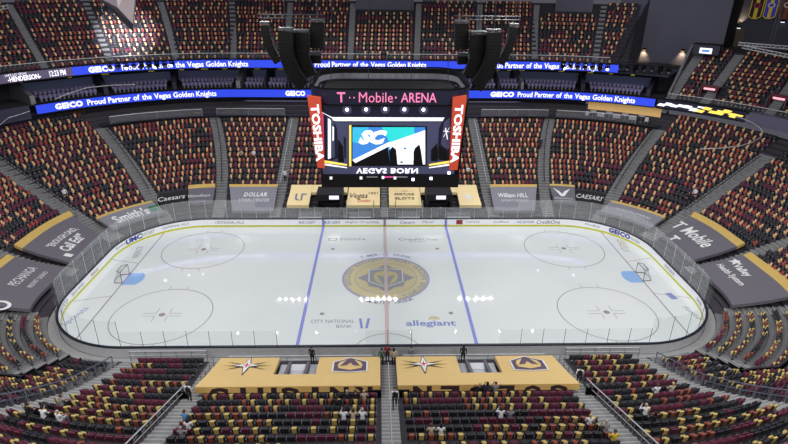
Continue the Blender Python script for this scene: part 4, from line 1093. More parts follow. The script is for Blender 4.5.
for px, py, lab in ((739, 27, 'warm wall light beside the dark doorway below the banners'), (783, 21, 'warm wall light below the dark red banner, right end wall')):
    th, p, z = on_end(px, py, 43.7)
    e = empty('wall_sconce', (p[0], p[1], z), lab, 'wall light')
    MB().box((0, 0, 0), (.45, .45, .3)).build('housing', 'black', e); MB().box((0, 0, -.17), (.36, .36, .04)).build('lamp', 'lamp_white', e)
    ld = bpy.data.lights.new('sconce', 'SPOT'); ld.energy = 500; ld.color = (1, .75, .42); ld.spot_size = 1.4; ld.spot_blend = .9
    lo = bpy.data.objects.new('sconce_light', ld); COL.objects.link(lo); lo.location = (p[0]-p[2]*.4, p[1]-p[3]*.4, z+.3); lo.rotation_euler = (Vector((p[2]*.5, p[3]*.5, 1))).to_track_quat('-Z', 'Y').to_euler()
# banners
for px, lab, c1, c2, c3 in ((754, 'black hanging banner with gold stripe and round mark, first of three', 'banner_black', 'banner_gold', 'banner_red'), (768, 'blue hanging banner with yellow stripe and round mark, second of three', 'banner_blue', 'banner_gold', 'banner_cream'), (784, 'dark red hanging banner with oval mark, third of three', 'banner_maroon', 'banner_rust', 'banner_cream')):
    th, p, z0 = on_end(px, 19, 43.2); z1 = z0+4.6; hw = .9
    e = empty('hanging_banner', (p[0], p[1], z0), lab, 'banner', 'team banners')
    f = lambda o: (lambda x, y: (p[0]+x*p[3]-p[2]*o, p[1]-x*p[2]-p[3]*o, z0+y))
    poly('edge', [[(-hw, .35), (-.35, 0), (.35, 0), (hw, .35), (hw, 4.6), (-hw, 4.6)]], f(0), c2 if c1 != 'banner_blue' else 'banner_gold', e)
    poly('cloth', [[(-hw+.13, .42), (-.3, .13), (.3, .13), (hw-.13, .42), (hw-.13, 4.6), (-hw+.13, 4.6)]], f(.03), c1, e)
    poly('stripe', [[(-.24, .14), (.24, .14), (.24, 4.6), (-.24, 4.6)]], f(.05), c2, e)
    poly('emblem', [[(math.cos(PI/8*k)*.52, 2.0+math.sin(PI/8*k)*.42) for k in range(16)]], f(.07), c3, e)
    poly('emblem', [[(math.cos(PI/8*k)*.3, 2.0+math.sin(PI/8*k)*.22) for k in range(16)]], f(.09), c1, e)
    world_child(MB().tube([f(.02)(-hw-.1, 4.6), f(.02)(hw+.1, 4.6)], .05).build('pole', 'steel'), e)
# doorway, control cabin, portals
th, p, z = on_end(733, 38, 43.8)
tag(poly('door_1', [[(-1.3, -1.6), (1.3, -1.6), (1.3, 1.6), (-1.3, 1.6)]], lambda x, y: (p[0]+x*p[3]-p[2]*.1, p[1]-x*p[2]-p[3]*.1, z+y), 'wall_brown', None), kind='structure')
q = at(707, 50, 19.2); t_, n_ = offs(q.x, q.y)
e = empty('control_cabin', (q.x, q.y, 18.6), 'dark booth with a small lit screen at the top corner of the mezzanine', 'booth', rz=-.7)
MB().box((0, 0, .7), (3.6, 1.6, 1.4)).build('cabin', 'wall_darker', e); MB().box((0, -.82, .55), (1.7, .05, .8)).build('screen', 'screen_white', e); MB().box((0, -.86, .55), (1.0, .03, .3)).build('picture', 'led_skyblue', e); MB().box((0, 0, 1.45), (3.8, 1.8, .1)).build('roof', 'black', e)
for px, py, lab in ((708, 89, 'left'), (777, 99, 'right')):
    q = at(px, 94 if px < 740 else 104, 13.9); n_ = offs(q.x, q.y); ux, uy = q.x-LX, q.y-LY; L = math.hypot(ux, uy); rz = math.atan2(uy, ux)-PI/2
    e = empty('vomitory_portal', (q.x, q.y, 13.5), 'dark red stairway portal with glowing pink sign, %s one on the mezzanine' % lab, 'portal', rz=rz)
    MB().box((-1.0, .8, .6), (.14, 1.8, 1.5)).build('side_wall', 'sign_red', e); MB().box((1.0, .8, .6), (.14, 1.8, 1.5)).build('side_wall', 'sign_red', e)
    MB().box((0, .2, 1.3), (2.1, .2, .7)).build('lintel', 'sign_red', e); MB().box((0, .07, 1.1), (1.5, .05, .28)).build('sign', 'sign_pink', e); MB().box((0, 1.6, .6), (1.9, .1, 1.4)).build('opening', 'void', e)
    for x in (-1.15, 1.15): MB().tube([(x, -.5, 0), (x, -.5, 1.0), (x, 1.5, 2.2), (x, 1.8, 1.2)], .04, 5).build('rail', 'steel', e)
# pale curved tracks hung over the bowl corners
for lab, pts in (('right corner of the bowl, looping', [(735, 116.5, 12.2), (744, 119, 12.2), (752, 122.5, 12.2), (759, 127, 12.2), (763, 132, 12.2), (761, 137, 12.2), (753, 142, 12.2), (740, 146, 12.2), (722, 148, 12.2), (700, 149, 12.2)]), ('left suites under the upper ribbon', [(55, 99, 13.6), (74, 91.5, 14.2), (88, 87.5, 14.6), (109, 85.5, 14.8), (135, 84.5, 14.9)]), ('left end of the lower ribbon', [(0, 125, 11.6), (8, 118, 11.8), (20, 114.5, 12), (30, 111, 12.2)])):
    mb = MB(); mb.tube([at(*q) for q in pts], .05, 5); o = mb.build('hanging_cable', 'rail_white'); tag(o, 'pale curved cable slung across the %s' % lab, 'cable')
# ================================================================== SCOREBOARD (centre hung)
sb = empty('scoreboard', (.3, 0, 11), 'big centre-hung scoreboard with pink lettered rim and stage picture over the ice', 'scoreboard')
YF = -4.0
def ring_pts(hw, y0, y1, n=9, r=2.6):
    pts = []
    for cx, cy, a0 in ((hw-r, y0+r, -PI/2), (hw-r, y1-r, 0), (-hw+r, y1-r, PI/2), (-hw+r, y0+r, PI)):
        for k in range(n+1): a = a0+PI/2*k/n; pts.append((.3+cx+math.cos(a)*r, cy+math.sin(a)*r))
    return pts
def ring(hw, y0, y1, z0, z1, m, name, hw1=None, r=2.6):
    a = ring_pts(hw, y0, y1, r=r); c = ring_pts(hw1 or hw, y0, y1, r=r); n = len(a); mb = MB()
    mb.add([(x, y, z0) for x, y in a]+[(x, y, z1) for x, y in c], [(i, (i+1) % n, n+(i+1) % n, n+i) for i in range(n)]); return part(mb, name, m, sb)
ring(6.95, YF-.25, 7.5, 19.25, 20.45, 'led_navy', 'rim_band')
ring(6.9, YF-.2, 7.45, 19.4, 19.95, 'grey_sheet', 'rim_lining', r=2.55); ring(6.89, YF-.19, 7.44, 19.95, 20.42, 'black', 'rim_lining', r=2.55)
ring(7.0, YF-.3, 7.55, 20.45, 20.6, 'black', 'rim_edge'); ring(6.98, YF-.28, 7.53, 19.1, 19.25, 'black', 'rim_edge')
for k in range(14):   # lining ribs inside the far side
    part(MB().box((-5.2+k*.8, 7.38, 19.68), (.12, .06, .5)), 'lining_rib', 'steel', sb)
part(MB().box((.3, 1.7, 19.3), (12.6, 9.4, .12)), 'top_deck', 'black', sb)
ff = lambda z: (lambda x, y: (.3+x, YF-.29, z+y))
text('lettering', 'T', lambda x, y: (-3.85+x, YF-.29, 19.85+y), .7, 'led_pink_text', sb, .85, bold=.02)
for x in (-3.15, -2.78): part(MB().box((x, YF-.28, 19.82), (.1, .03, .12)), 'lettering', 'led_pink_text', sb)
text('lettering', 'Mobile', lambda x, y: (-.95+x, YF-.29, 19.85+y), 2.85, 'led_pink_text', sb, .85)
part(MB().box((.72, YF-.28, 19.85), (.13, .03, .16)), 'lettering', 'led_pink_text', sb)
text('lettering', 'ARENA', lambda x, y: (2.65+x, YF-.29, 19.85+y), 3.0, 'led_pink_text', sb, .8, bold=.01)
# body below the rim: tapering box, the front is a display
zt, zb = 19.2, 12.0
wt, wb = 5.75, 5.55
def fr(x, z, o=0): return (.3+x, YF-o, z)
part(MB().hexa([(.3-6.1, YF+.1, zb), (.3+6.1, YF+.1, zb), (.3+6.1, 6.8, zb), (.3-6.1, 6.8, zb), (.3-6.6, YF+.1, zt), (.3+6.6, YF+.1, zt), (.3+6.6, 7.2, zt), (.3-6.6, 7.2, zt)]), 'cabinet', 'black', sb)
disp = part(MB().quad(fr(-wb, 12.9), fr(wb, 12.9), fr(wt, 19.15), fr(-wt, 19.15)), 'display', 'led_navy', sb)
def dq(name, pts, m, o): return poly(name, [pts], lambda x, z: fr(x, z, o), m, disp)
def dpx(px, py): q = aty(px, py, YF); return (q.x-.3, q.z)
def dp(name, pts, m, o): return dq(name, [dpx(*p) for p in pts], m, o)
dp('backdrop', [(327, 122), (449, 122), (446, 166), (330, 166)], 'led_navy_light', .02)
dp('light_bar', [(327, 117), (449, 117.5), (447, 121), (335, 121)], 'led_white', .03)
dp('light_bar', [(322, 112), (332, 117), (332, 119), (322, 114.5)], 'led_white', .03); dp('light_bar', [(456, 112), (447, 117), (447, 119), (456, 114.5)], 'led_white', .03)
for k in range(5):
    x, z = dpx(347+k*19.1, 109+abs(k-2)*.25)
    m_ = MB(); m_.disc(fr(x, z, .06), 0, .15, 16, ax=(1, 0, 0), ay=(0, 0, 1)); world_child(m_.build('spot_glow', 'led_spot'), disp)
    m_ = MB(); m_.disc(fr(x, z, .04), 0, .4, 20, ax=(1, 0, 0), ay=(0, 0, 1)); world_child(m_.build('spot_glow', 'led_navy_light'), disp)
# wings
dp('wing', [(323, 113), (332, 118), (337, 128), (338, 158), (324, 163)], 'led_navy', .04); dp('wing', [(327, 116), (334, 121), (335, 157), (327, 159)], 'suite_window', .05)
dp('wing_stripe', [(328, 118), (331, 120), (331, 158), (328, 159)], 'led_white', .055); dp('wing_stripe', [(332.5, 126), (334, 127), (334, 140), (332.5, 141)], 'led_white', .055)
dp('wing_panel', [(338, 139), (343, 146), (344, 162), (338, 162)], 'led_black', .05); dp('wing_panel', [(343.5, 136), (346, 138), (346, 158), (344.5, 158)], 'led_navy', .05)
dp('wing', [(453, 113), (444, 118), (439, 128), (437, 158), (452, 163)], 'led_navy', .04); dp('wing', [(450, 117), (444, 122), (441, 144), (446, 150), (450, 148)], 'led_navy_light', .05)
for a, c in (((445, 128), (447, 139)), ((443, 131), (449, 131.5)), ((443, 137), (449, 127))): dp('wing_star', [(a[0], a[1]), (a[0]+.9, a[1]-.5), (c[0]+.9, c[1]), (c[0], c[1]+.5)], 'led_white', .055)
dp('wing_panel', [(431, 150), (437, 143), (438, 161), (431, 161)], 'led_black', .05); dp('wing_panel', [(439, 146), (446, 148), (447, 160), (439, 160)], 'led_black', .05)
dp('glow_line', [(324, 160), (347, 164), (347, 165.5), (324, 162.5)], 'led_yellow', .06); dp('glow_line', [(452, 160), (429, 164), (429, 165.5), (452, 162.5)], 'led_yellow', .06)
dp('glow_line', [(324, 163), (347, 167), (347, 168), (324, 165)], 'led_white', .06); dp('glow_line', [(452, 163), (429, 167), (429, 168), (452, 165)], 'led_white', .06)
dp('edge_strip', [(321, 112), (323.5, 113), (324.5, 160), (322, 161)], 'led_magenta', .05); dp('edge_strip', [(455, 112), (452.8, 113), (451.5, 160), (454, 161)], 'led_magenta', .05)
# inner picture
dp('picture_edge', [(349.3, 125), (351.3, 125), (351.3, 166), (349.3, 166)], 'led_yellow', .045); dp('picture_edge', [(351, 125), (427, 126), (426.5, 166), (351, 166)], 'led_black', .04)
I = lambda x, y: (352.5+x*.726, 127+y*.372)   # 0..100 picture coordinates
def ip(pts, m, o): dp('picture_shape', [I(*p) for p in pts], m, o)
ip([(0, 0), (100, 0), (100, 100), (0, 100)], 'led_skyblue', .06)
ip([(40, 0), (85, 0), (85, 40), (55, 55)], 'led_teal', .065); ip([(0, 0), (22, 0), (14, 45), (0, 40)], 'led_cyan', .065)
ip([(0, 100), (0, 90), (30, 58), (48, 48), (52, 100)], 'led_black', .07); ip([(0, 88), (50, 40), (60, 42), (4, 96)], 'led_white', .072)
ip([(50, 42), (100, 8), (100, 100), (55, 100)], 'led_white', .07)
ip([(52, 100), (50, 64), (55, 52), (60, 60), (62, 100)], 'led_black', .075); ip([(84, 100), (82, 76), (86, 56), (92, 46), (94, 60), (97, 100)], 'led_black', .075)
ip([(66, 60), (68, 58), (69, 96), (66, 96)], 'led_black', .075); ip([(64, 56), (74, 54), (74, 60), (64, 62)], 'led_skyblue', .073)
PX = lambda cx, cy, k: (lambda x, y: fr(*dpx(*I(cx+x*k, cy-y*k*1.5)), .08))
text('picture_lettering', 'SC', PX(28, 27, 1), 40, 'led_white', disp, 26, bold=.08, shear=.35)
text('picture_lettering', 'H', PX(74, 66, 1), 20, 'led_white', disp, 34, bold=.06)
# lower edge: mirrored lettering strip, floor ring with lamps
dp('mirror_strip', [(322, 166), (455, 166), (454, 174), (323, 174)], 'led_navy_light', .03)
text('mirror_lettering', 'VEGAS BORN', lambda x, y: fr(*dpx(387+x, 170.5+y), .09), 62, 'led_white', disp, 5.5, bold=.04, space=1.1)
part(MB().hexa([(.3-6.15, YF-.12, 11.75), (.3+6.15, YF-.12, 11.75), (.3+6.15, 6.8, 11.75), (.3-6.15, 6.8, 11.75), (.3-6.15, YF-.12, 12.95), (.3+6.15, YF-.12, 12.95), (.3+6.15, 6.8, 12.95), (.3-6.15, 6.8, 12.95)]), 'lower_ring', 'led_black', sb)
for px, py in ((331, 178), (361, 178), (383, 177.5), (395, 178), (413, 179.5), (431, 178.5), (449, 173)):
    q = aty(px, py, YF-.2); m_ = MB(); m_.box(q, (.22, .16, .2)); part(m_, 'rim_lamp', 'led_spot' if px > 400 else 'led_white', sb)
for px in (372, 388, 402): q = aty(px, 177, YF-.16); part(MB().box(q, (1.0, .05, .12)), 'rim_panel', 'led_magenta' if px == 388 else 'grey_sheet', sb)
# side LED columns
for s, tl, tr_, br, bl in ((-1, (307, 96), (320.5, 98), (324.5, 168), (317.5, 168)), (1, (453, 98), (467, 96), (457.5, 170), (449.5, 170))):
    q = [aty(px, py, YF-.45) for px, py in (bl, br, tr_, tl)]
    bk = [Vector((p.x, p.y+.5, p.z)) for p in q]
    col_ = part(MB().hexa([q[0], q[1], bk[1], bk[0], q[3], q[2], bk[2], bk[3]]), 'side_column', 'led_orange', sb); col_['label'] = 'orange LED column'
    # inner magenta edge
    top_c = (q[2]+q[3])/2; bot_c = (q[0]+q[1])/2; d = (bot_c-top_c); L = d.length; d.normalize(); n = Vector((d.z, 0, -d.x))*(1 if True else -1)
    mid = (top_c+bot_c)/2
    f = lambda x, y: tuple(mid+d*x+Vector((-d.z, 0, d.x))*y*(1)+Vector((0, -.03, 0)))
    text('lettering', 'TOSHIBA', f, L*.80, 'led_white', col_, .72, bold=.04)
for x in (-5.5, -2, 2, 5.5):
    part(MB().tube([(.3+x, 1.5, 19.3), (.3+x*.8, 1.5, 42)], .03, 4), 'cable', 'truss', sb)

# ================================================================== SPEAKERS AND RIGGING
def chain(name, label, pts, w, dep, n, s, cable=True):
    e = empty(name, (pts[0][0]*s+.3, pts[0][1], pts[0][2]), label, 'speaker', 'hung speaker arrays')
    P = [Vector((p[0]*s+.3, p[1], p[2])) for p in pts]
    for _ in range(2):
        if len(P) > 2:      # round the bends of the chain
            q = [P[0]]
            for i in range(len(P)-1): q += [P[i].lerp(P[i+1], .25), P[i].lerp(P[i+1], .75)]
            P = q+[P[-1]]
    cum = [0]
    for i in range(len(P)-1): cum.append(cum[-1]+(P[i+1]-P[i]).length)
    L = cum[-1]
    for k in range(n):
        d = L*(k+.5)/n; i = 0
        while i < len(P)-2 and cum[i+1] < d: i += 1
        c = P[i].lerp(P[i+1], (d-cum[i])/(cum[i+1]-cum[i])); ax = (P[i+1]-P[i]).normalized()
        rot = Vector((0, 0, -1)).rotation_difference(ax).to_matrix()
        h = L/n*1.0
        cab = part(MB().box(c, (w, dep, h), rot=rot), 'cabinet', 'black', e)
        g = MB().box(c+Vector((0, -dep/2-.02, 0)), (w*.9, .03, h*.55), rot=rot); world_child(g.build('grille', 'black_gloss'), None) if False else None
        gg = g.build('grille', 'black_gloss'); world_child(gg, e); 
        gg.parent = cab; gg.matrix_parent_inverse = e.matrix_world.inverted() if False else Matrix.Translation(e.location).inverted()
        cab.matrix_parent_inverse = Matrix.Translation(e.location).inverted()
        gg.matrix_parent_inverse = Matrix.Identity(4)
        gg.location = (0, 0, 0)
    part(MB().box(P[0]+Vector((0, 0, .22)), (w*1.05, dep*1.3, .16)), 'rigging_frame', 'truss', e)
    if cable: part(MB().tube([P[0]+Vector((0, 0, .3)), P[0]+Vector((0, 0, 16))], .03, 4), 'cable', 'truss', e)
    return e
for s, side in ((-1, 'left'), (1, 'right')):
    X = lambda px, py, y=0: (lambda q: (abs(q.x-.3), y, q.z))(aty(px, py, y))
    chain('line_array', 'long curved black line array nearest the %s of the scoreboard, outer of the big pair' % side, [X(286, 31), X(286, 50), X(289, 63), X(295, 75), X(304, 86)], 1.25, .7, 18, s)
    chain('line_array', 'long curved black line array tucked against the %s scoreboard rim, inner of the big pair' % side, [X(301, 33, 1.4), X(301, 52, 1.4), X(304, 65, 1.4), X(310, 76, 1.4)], 1.35, .8, 15, s)
    chain('line_array', 'slim curved black line array farthest %s of the scoreboard' % side, [X(265, 25, 1.5), X(267, 38, 1.5), X(272, 51, 1.5), X(279, 62, 1.5)], .75, .7, 13, s)
    chain('subwoofer_stack', 'straight black subwoofer column beside the %s line arrays' % side, [X(317.5, 23, 3), X(317.5, 48, 3)], 1.25, 1.0, 6, s)
    chain('side_fill_speaker', 'short black speaker box under the %s subwoofer column' % side, [X(316, 55, 3), X(316, 63, 3)], .95, .8, 2, s, cable=False)
    e = empty('rigging_truss', (s*8, 1, 26.6), 'grey rigging bar above the %s speaker arrays' % side, 'truss')
    y = 1
    a, c = aty(258, 18, y), aty(325, 17, y); xa, xc = (a.x, c.x) if s < 0 else (.6-a.x, .6-c.x)
    for dz in (0, .3):
        for dy in (0, .3): part(MB().tube([(xa, y+dy, a.z+dz), (xc, y+dy, a.z+dz)], .035, 5), 'chord', 'truss', e)
    mb = MB(); n = 14
    for k in range(n):
        x0 = xa+(xc-xa)*k/n; x1 = xa+(xc-xa)*(k+1)/n; mb.tube([(x0, y, a.z+(.3 if k % 2 else 0)), (x1, y, a.z+(0 if k % 2 else .3))], .02, 4)
    part(mb, 'lattice', 'truss', e)
    for x in (xa*.95+xc*.05, xa*.1+xc*.9): part(MB().tube([(x, y, a.z+.3), (x, y, 42)], .025, 4), 'cable', 'truss', e)
# lighting trusses with moving heads in front of the upper ribbon
def moving_head(p, s_, face, label, lit=None):
    e = empty('moving_head', p, label, 'stage light', 'moving heads on the corner trusses', face)
    MB().box((0, 0, -.12*s_), (.5*s_, .4*s_, .24*s_)).build('base', 'black', e)
    y_ = MB(); y_.box((-.3*s_, 0, -.5*s_), (.08*s_, .25*s_, .6*s_)); y_.box((.3*s_, 0, -.5*s_), (.08*s_, .25*s_, .6*s_)); y_.box((0, 0, -.26*s_), (.66*s_, .25*s_, .07*s_)); y_.build('yoke', 'black', e)
    h = MB().tube([(0, .25*s_, -.5*s_), (0, .1*s_, -.62*s_), (0, -.35*s_, -.85*s_)], [.18*s_, .26*s_, .28*s_], 10).build('head', 'black_gloss', e)
    MB().tube([(0, -.352*s_, -.852*s_), (0, -.36*s_, -.856*s_)], .22*s_, 10).build('lens', lit or 'steel', h)
def ltruss(label, px0, px1, y0, y1, t, z, heads, seed):
    a, c = at(px0, y0, z), at(px1, y1, z)
    e = empty('lighting_truss', (a+c)/2, label, 'truss')
    for dz in (0, .4): part(MB().tube([a+Vector((0, 0, dz)), c+Vector((0, 0, dz))], .04, 5), 'chord', 'truss', e)
    mb = MB(); n = 16
    for k in range(n): mb.tube([a.lerp(c, k/n)+Vector((0, 0, .4*(k % 2))), a.lerp(c, (k+1)/n)+Vector((0, 0, .4*((k+1) % 2)))], .022, 4)
    part(mb, 'lattice', 'truss', e)
    for k in (.1, .9): part(MB().tube([a.lerp(c, k)+Vector((0, 0, .4)), a.lerp(c, k)+Vector((0, 0, 24))], .025, 4), 'cable', 'truss', e)
    rr = random.Random(seed)
    for i in range(heads):
        p = a.lerp(c, (i+.5)/heads)
        moving_head(p-Vector((0, 0, .05)), rr.uniform(.85, 1.15), rr.uniform(-.6, .6), 'black moving head light hung on the %s' % label.split(' with')[0], 'lamp_white' if rr.random() < .12 else None)
ltruss('lighting truss of the left corner with a row of moving heads', 105, 175, 62, 59, 20, 17.9, 9, 1)
ltruss('lighting truss of the right corner with a row of moving heads', 560, 612, 61, 63, 20, 17.9, 7, 2)
ltruss('right end truss of the upper ribbon with moving heads', 616, 674, 63, 66, 20, 17.3, 7, 4)
for k, (px, py, px2, py2) in enumerate(((738, 45, 800, 50), (742, 48, 800, 60))):
    a, c = at(px, py, 20.6), at(px2, py2, 20.6-.4*k)
    e = empty('lighting_truss', a, 'pale box truss by the right edge above the mezzanine, %s of two' % ('upper', 'lower')[k], 'truss')
    for dz in (0, .35): part(MB().tube([a+Vector((0, 0, dz)), c+Vector((0, 0, dz))], .06, 5), 'chord', 'rail_white', e)
    mb = MB()
    for j in range(14): mb.tube([a.lerp(c, j/14)+Vector((0, 0, .35*(j % 2))), a.lerp(c, (j+1)/14)+Vector((0, 0, .35*((j+1) % 2)))], .03, 4)
    part(mb, 'lattice', 'rail_white', e); part(MB().tube([a.lerp(c, .5)+Vector((0, 0, .35)), a.lerp(c, .5)+Vector((0, 0, 22))], .03, 4), 'cable', 'truss', e)
a, c = aty(-20, 14, 31), aty(9, 8, 33)
e = empty('lighting_truss', a, 'pale box truss at the far upper left over the upper bowl', 'truss')
for dz in (0, .4): part(MB().tube([a+Vector((0, 0, dz)), c+Vector((0, 0, dz))], .06, 5), 'chord', 'rail_white', e)
mb = MB()
for j in range(8): mb.tube([a.lerp(c, j/8)+Vector((0, 0, .4*(j % 2))), a.lerp(c, (j+1)/8)+Vector((0, 0, .4*((j+1) % 2)))], .03, 4)
part(mb, 'lattice', 'rail_white', e); part(MB().tube([c+Vector((0, 0, .4)), c+Vector((0, 0, 22))], .03, 4), 'cable', 'truss', e)

# ================================================================== GOALS
for s, side in ((-1, 'left'), (1, 'right')):
    e = empty('hockey_goal', (s*27.13, 0, 0), 'small hockey goal with thin frame and pale net at the %s end of the ice' % side, 'goal')
    fr_ = MB().tube([(0, -.915, 0), (0, -.915, 1.2), (0, -.88, 1.24), (0, .88, 1.24), (0, .915, 1.2), (0, .915, 0)], .035, 6); fr_.tube([(0, -.915, .03), (s*.8, -.85, .03), (s*1.05, -.4, .03), (s*1.05, .4, .03), (s*.8, .85, .03), (0, .915, .03)], .035, 5)
    fr_.tube([(0, -.88, 1.24), (s*.5, -.6, 1.22), (s*.5, .6, 1.22), (0, .88, 1.24)], .03, 5); fr_.build('frame', 'goal_red', e)
    nt = MB()
    for k in range(15):
        y = -.85+1.7*k/14; nt.tube([(s*.5*(1-abs(y)*.2), y*.7, 1.2), (s*1.02*(1-abs(y)**4*.2), y, .04)], .008, 3, cap=False)
    for k in range(8):
        z = .15+k*.14; nt.tube([(0, -.9, z), (s*(.95-.42*z), -.8, z), (s*(1.03-.42*z), 0, z), (s*(.95-.42*z), .8, z), (0, .9, z)], .008, 3, cap=False)
    nt.build('net', 'net_white', e)

# ================================================================== HANDRAILS
def handrail(label, pts, h, m='rail_white', r=.045, mid=False, picket=False):
    pts = [Vector(p) for p in pts]
    e = empty('handrail', pts[0], label, 'handrail')
    part(MB().tube([p+Vector((0, 0, h)) for p in pts], r, 6), 'rail', m, e)
    if picket:
        b = MB()
        for i in range(len(pts)-1):
            for k in range(4):
                q = pts[i].lerp(pts[i+1], (k+.5)/4); b.tube([q+Vector((0, 0, .05)), q+Vector((0, 0, h))], .014, 4)
        part(b, 'lattice', m, e)
    if mid: part(MB().tube([p+Vector((0, 0, h*.5)) for p in pts], r*.7, 5), 'lower_rail', m, e)
    for p in pts: part(MB().tube([p, p+Vector((0, 0, h))], r*.8, 5), 'post', 'steel', e)
def on_row(u, r, t_off=.1): 
    x, y, nx, ny = P2(u, row_t(r)+t_off); return (x, y, row_z(r, ny))
for s, n in ((-1, 'left'), (1, 'right')):
    k = 'L' if s < 0 else 'R'
    f = AIS[k+'N14'][0]; handrail('pale diagonal handrail along the %s gangway stairs of the near stand' % n, [on_row(f(row_t(r))-s*.62*(1), r) for r in range(4, 15)], .95, mid=True)
    f = AIS[k+'N14'][0]; handrail('thin grey rail at the foot of the %s gangway beside the gold cover' % n, [on_row(f(row_t(r))+s*.05, r) for r in range(0, 4)], .95, 'steel', .035, mid=True)
    f = AIS[k+'N1'][0]; handrail('grey railing along the walkway between the %s near corner block and the end' % n, [on_row(f(row_t(r))+s*-.8*duds(f(row_t(r)), row_t(r)), r) for r in range(0, 13)], 1.05, 'rail_slate', .045, mid=True, picket=True)
    handrail('grey railing on the outer edge of the %s corner walkway' % n, [on_row(f(row_t(r))+s*.8*-1*-1*-1*duds(f(row_t(r)), row_t(r))*-1, r) for r in range(1, 12)], 1.0, 'truss', .04, mid=True) if False else None
    handrail('slate railing with pickets along the pit side of the %s corner walkway' % n, [on_row(s*UA(-84.4)-s*(.9*k2/11), k2) for k2 in range(1, 13)], 1.05, 'rail_slate', .045, mid=True, picket=True) if False else None
    f = AIS[k+'14'][0]; handrail('thin pale handrail up the far aisle %s of the scoreboard' % n, [on_row(f(row_t(r)), r) for r in range(6, 19)], .95, r=.04)
    for kk, lab in (('1', 'the second far aisle'), ('2', 'the corner aisle'), ('3', 'the wide end stairs')):
        f = AIS[k+kk][0]; handrail('dark handrail up %s on the %s' % (lab, n), [on_row(f(row_t(r)), r) for r in range(6, 19)], .95, 'black', .05)
handrail('thin handrail down the centre stairs between the gold covers', [on_row(92.735, r) for r in range(1, 15)], .95, 'rail_white', .03)
# pipe rails behind the near boards
for lab, x0, x1 in (('left of the centre gate', -12.8, -1.2), ('right of the centre gate', 1.2, 12.8), ('in front of the left corner block', -21.0, -14.8), ('in front of the right corner block', 14.8, 21.0)):
    yr = -14.45 if abs(x0+x1) < 20 else -13.7
    e = empty('pipe_railing', ((x0+x1)/2, yr, 0), 'grey pipe railing behind the near boards, %s' % lab, 'railing')
    for z in (.55, .95): part(MB().tube([(x0, yr, z+.2), (x1, yr, z+.2)], .045, 6), 'rail', 'rail_white', e)
    for k in range(6): x = x0+(x1-x0)*k/5; part(MB().tube([(x, yr, 0), (x, yr, 1.16)], .035, 5), 'post', 'steel', e)
for k, (x, lab) in enumerate(((-.2, 'left'), (.65, 'right'))):
    pass
# dark kick walls at the head of the centre stairs
for s in (-1, 1):
    o = MB().box((s*1.25-.05 if False else s*1.0, -19.85, row_z(4, -1)+.45), (.9, .12, .9)).build('kick_wall', 'black'); tag(o, 'short black wall panel at the top of the centre stairs, %s side' % ('left' if s < 0 else 'right'), 'panel')
    o = MB().box((s*14.75, -19.8, row_z(4, -1)+.45), (1.1, .12, .9)).build('kick_wall', 'black'); tag(o, 'short black wall panel at the outer rear corner of the %s gold cover' % ('left' if s < 0 else 'right'), 'panel')

# ================================================================== PEOPLE
def limb(bm, a, c, ra, rc, seg=8):
    a, c = Vector(a), Vector(c); d = c-a; L = d.length
    q = Vector((0, 0, 1)).rotation_difference(d.normalized()).to_matrix().to_4x4()
    bmesh.ops.create_cone(bm, segments=seg, radius1=ra, radius2=rc, depth=L, cap_ends=True, matrix=Matrix.Translation((a+c)/2) @ q)
    for p, r in ((a, ra), (c, rc)): bmesh.ops.create_uvsphere(bm, u_segments=seg, v_segments=6, radius=r, matrix=Matrix.Translation(p))
def human(name, bones, hands):
    """bones: (a, c, ra, rc, region)"""
    bm = bmesh.new(); seg = []
    for a, c, ra, rc, g in bones: limb(bm, a, c, ra, rc, 10); seg.append((Vector(a), Vector(c), (ra+rc)/2, g))
    for w, d, up in hands:     # wrist, finger direction, palm normal: palm, four fingers of unequal length, thumb
        w = Vector(w); d = Vector(d).normalized(); up = Vector(up).normalized(); sd = d.cross(up).normalized()
        for i, (o, L) in enumerate(((-.033, .062), (-.011, .075), (.011, .082), (.033, .072))):
            limb(bm, w, w+d*.085+sd*o, .020, .014, 6); k = w+d*.09+sd*o; m_ = k+d*L*.55-up*.008; t_ = m_+d*L*.4-up*.03
            limb(bm, k, m_, .011, .010, 6); limb(bm, m_, t_, .010, .008, 6)
        limb(bm, w+d*.03+sd*.03, w+d*.075+sd*.07, .014, .010, 6); limb(bm, w+d*.075+sd*.07, w+d*.11+sd*.075-up*.01, .010, .008, 6)
        seg.append((w+d*.02, w+d*.17, .05, 0))
    me = bpy.data.meshes.new(name); bm.to_mesh(me); bm.free()
    o = bpy.data.objects.new(name, me); COL.objects.link(o)
    r = o.modifiers.new('r', 'REMESH'); r.mode = 'VOXEL'; r.voxel_size = .0125
    d_ = o.modifiers.new('d', 'DECIMATE'); d_.ratio = .22
    bpy.context.view_layer.update()
    m2 = bpy.data.meshes.new_from_object(o.evaluated_get(bpy.context.evaluated_depsgraph_get()))
    bpy.data.objects.remove(o); m2.materials.clear()
    for _ in range(4): m2.materials.append(None)
    idx = []
    for p in m2.polygons:
        c = p.center; best = None
        for a, b2, r_0, g in seg:
            ab = b2-a; t = max(0, min(1, (c-a).dot(ab)/ab.length_squared)) if ab.length_squared else 0
            q = (c-(a+ab*t)).length-r_0
            if best is None or q < best[0]: best = (q, g)
        idx.append(best[1])
    m2.polygons.foreach_set('material_index', idx); m2.polygons.foreach_set('use_smooth', [True]*len(idx)); m2.name = name
    return m2
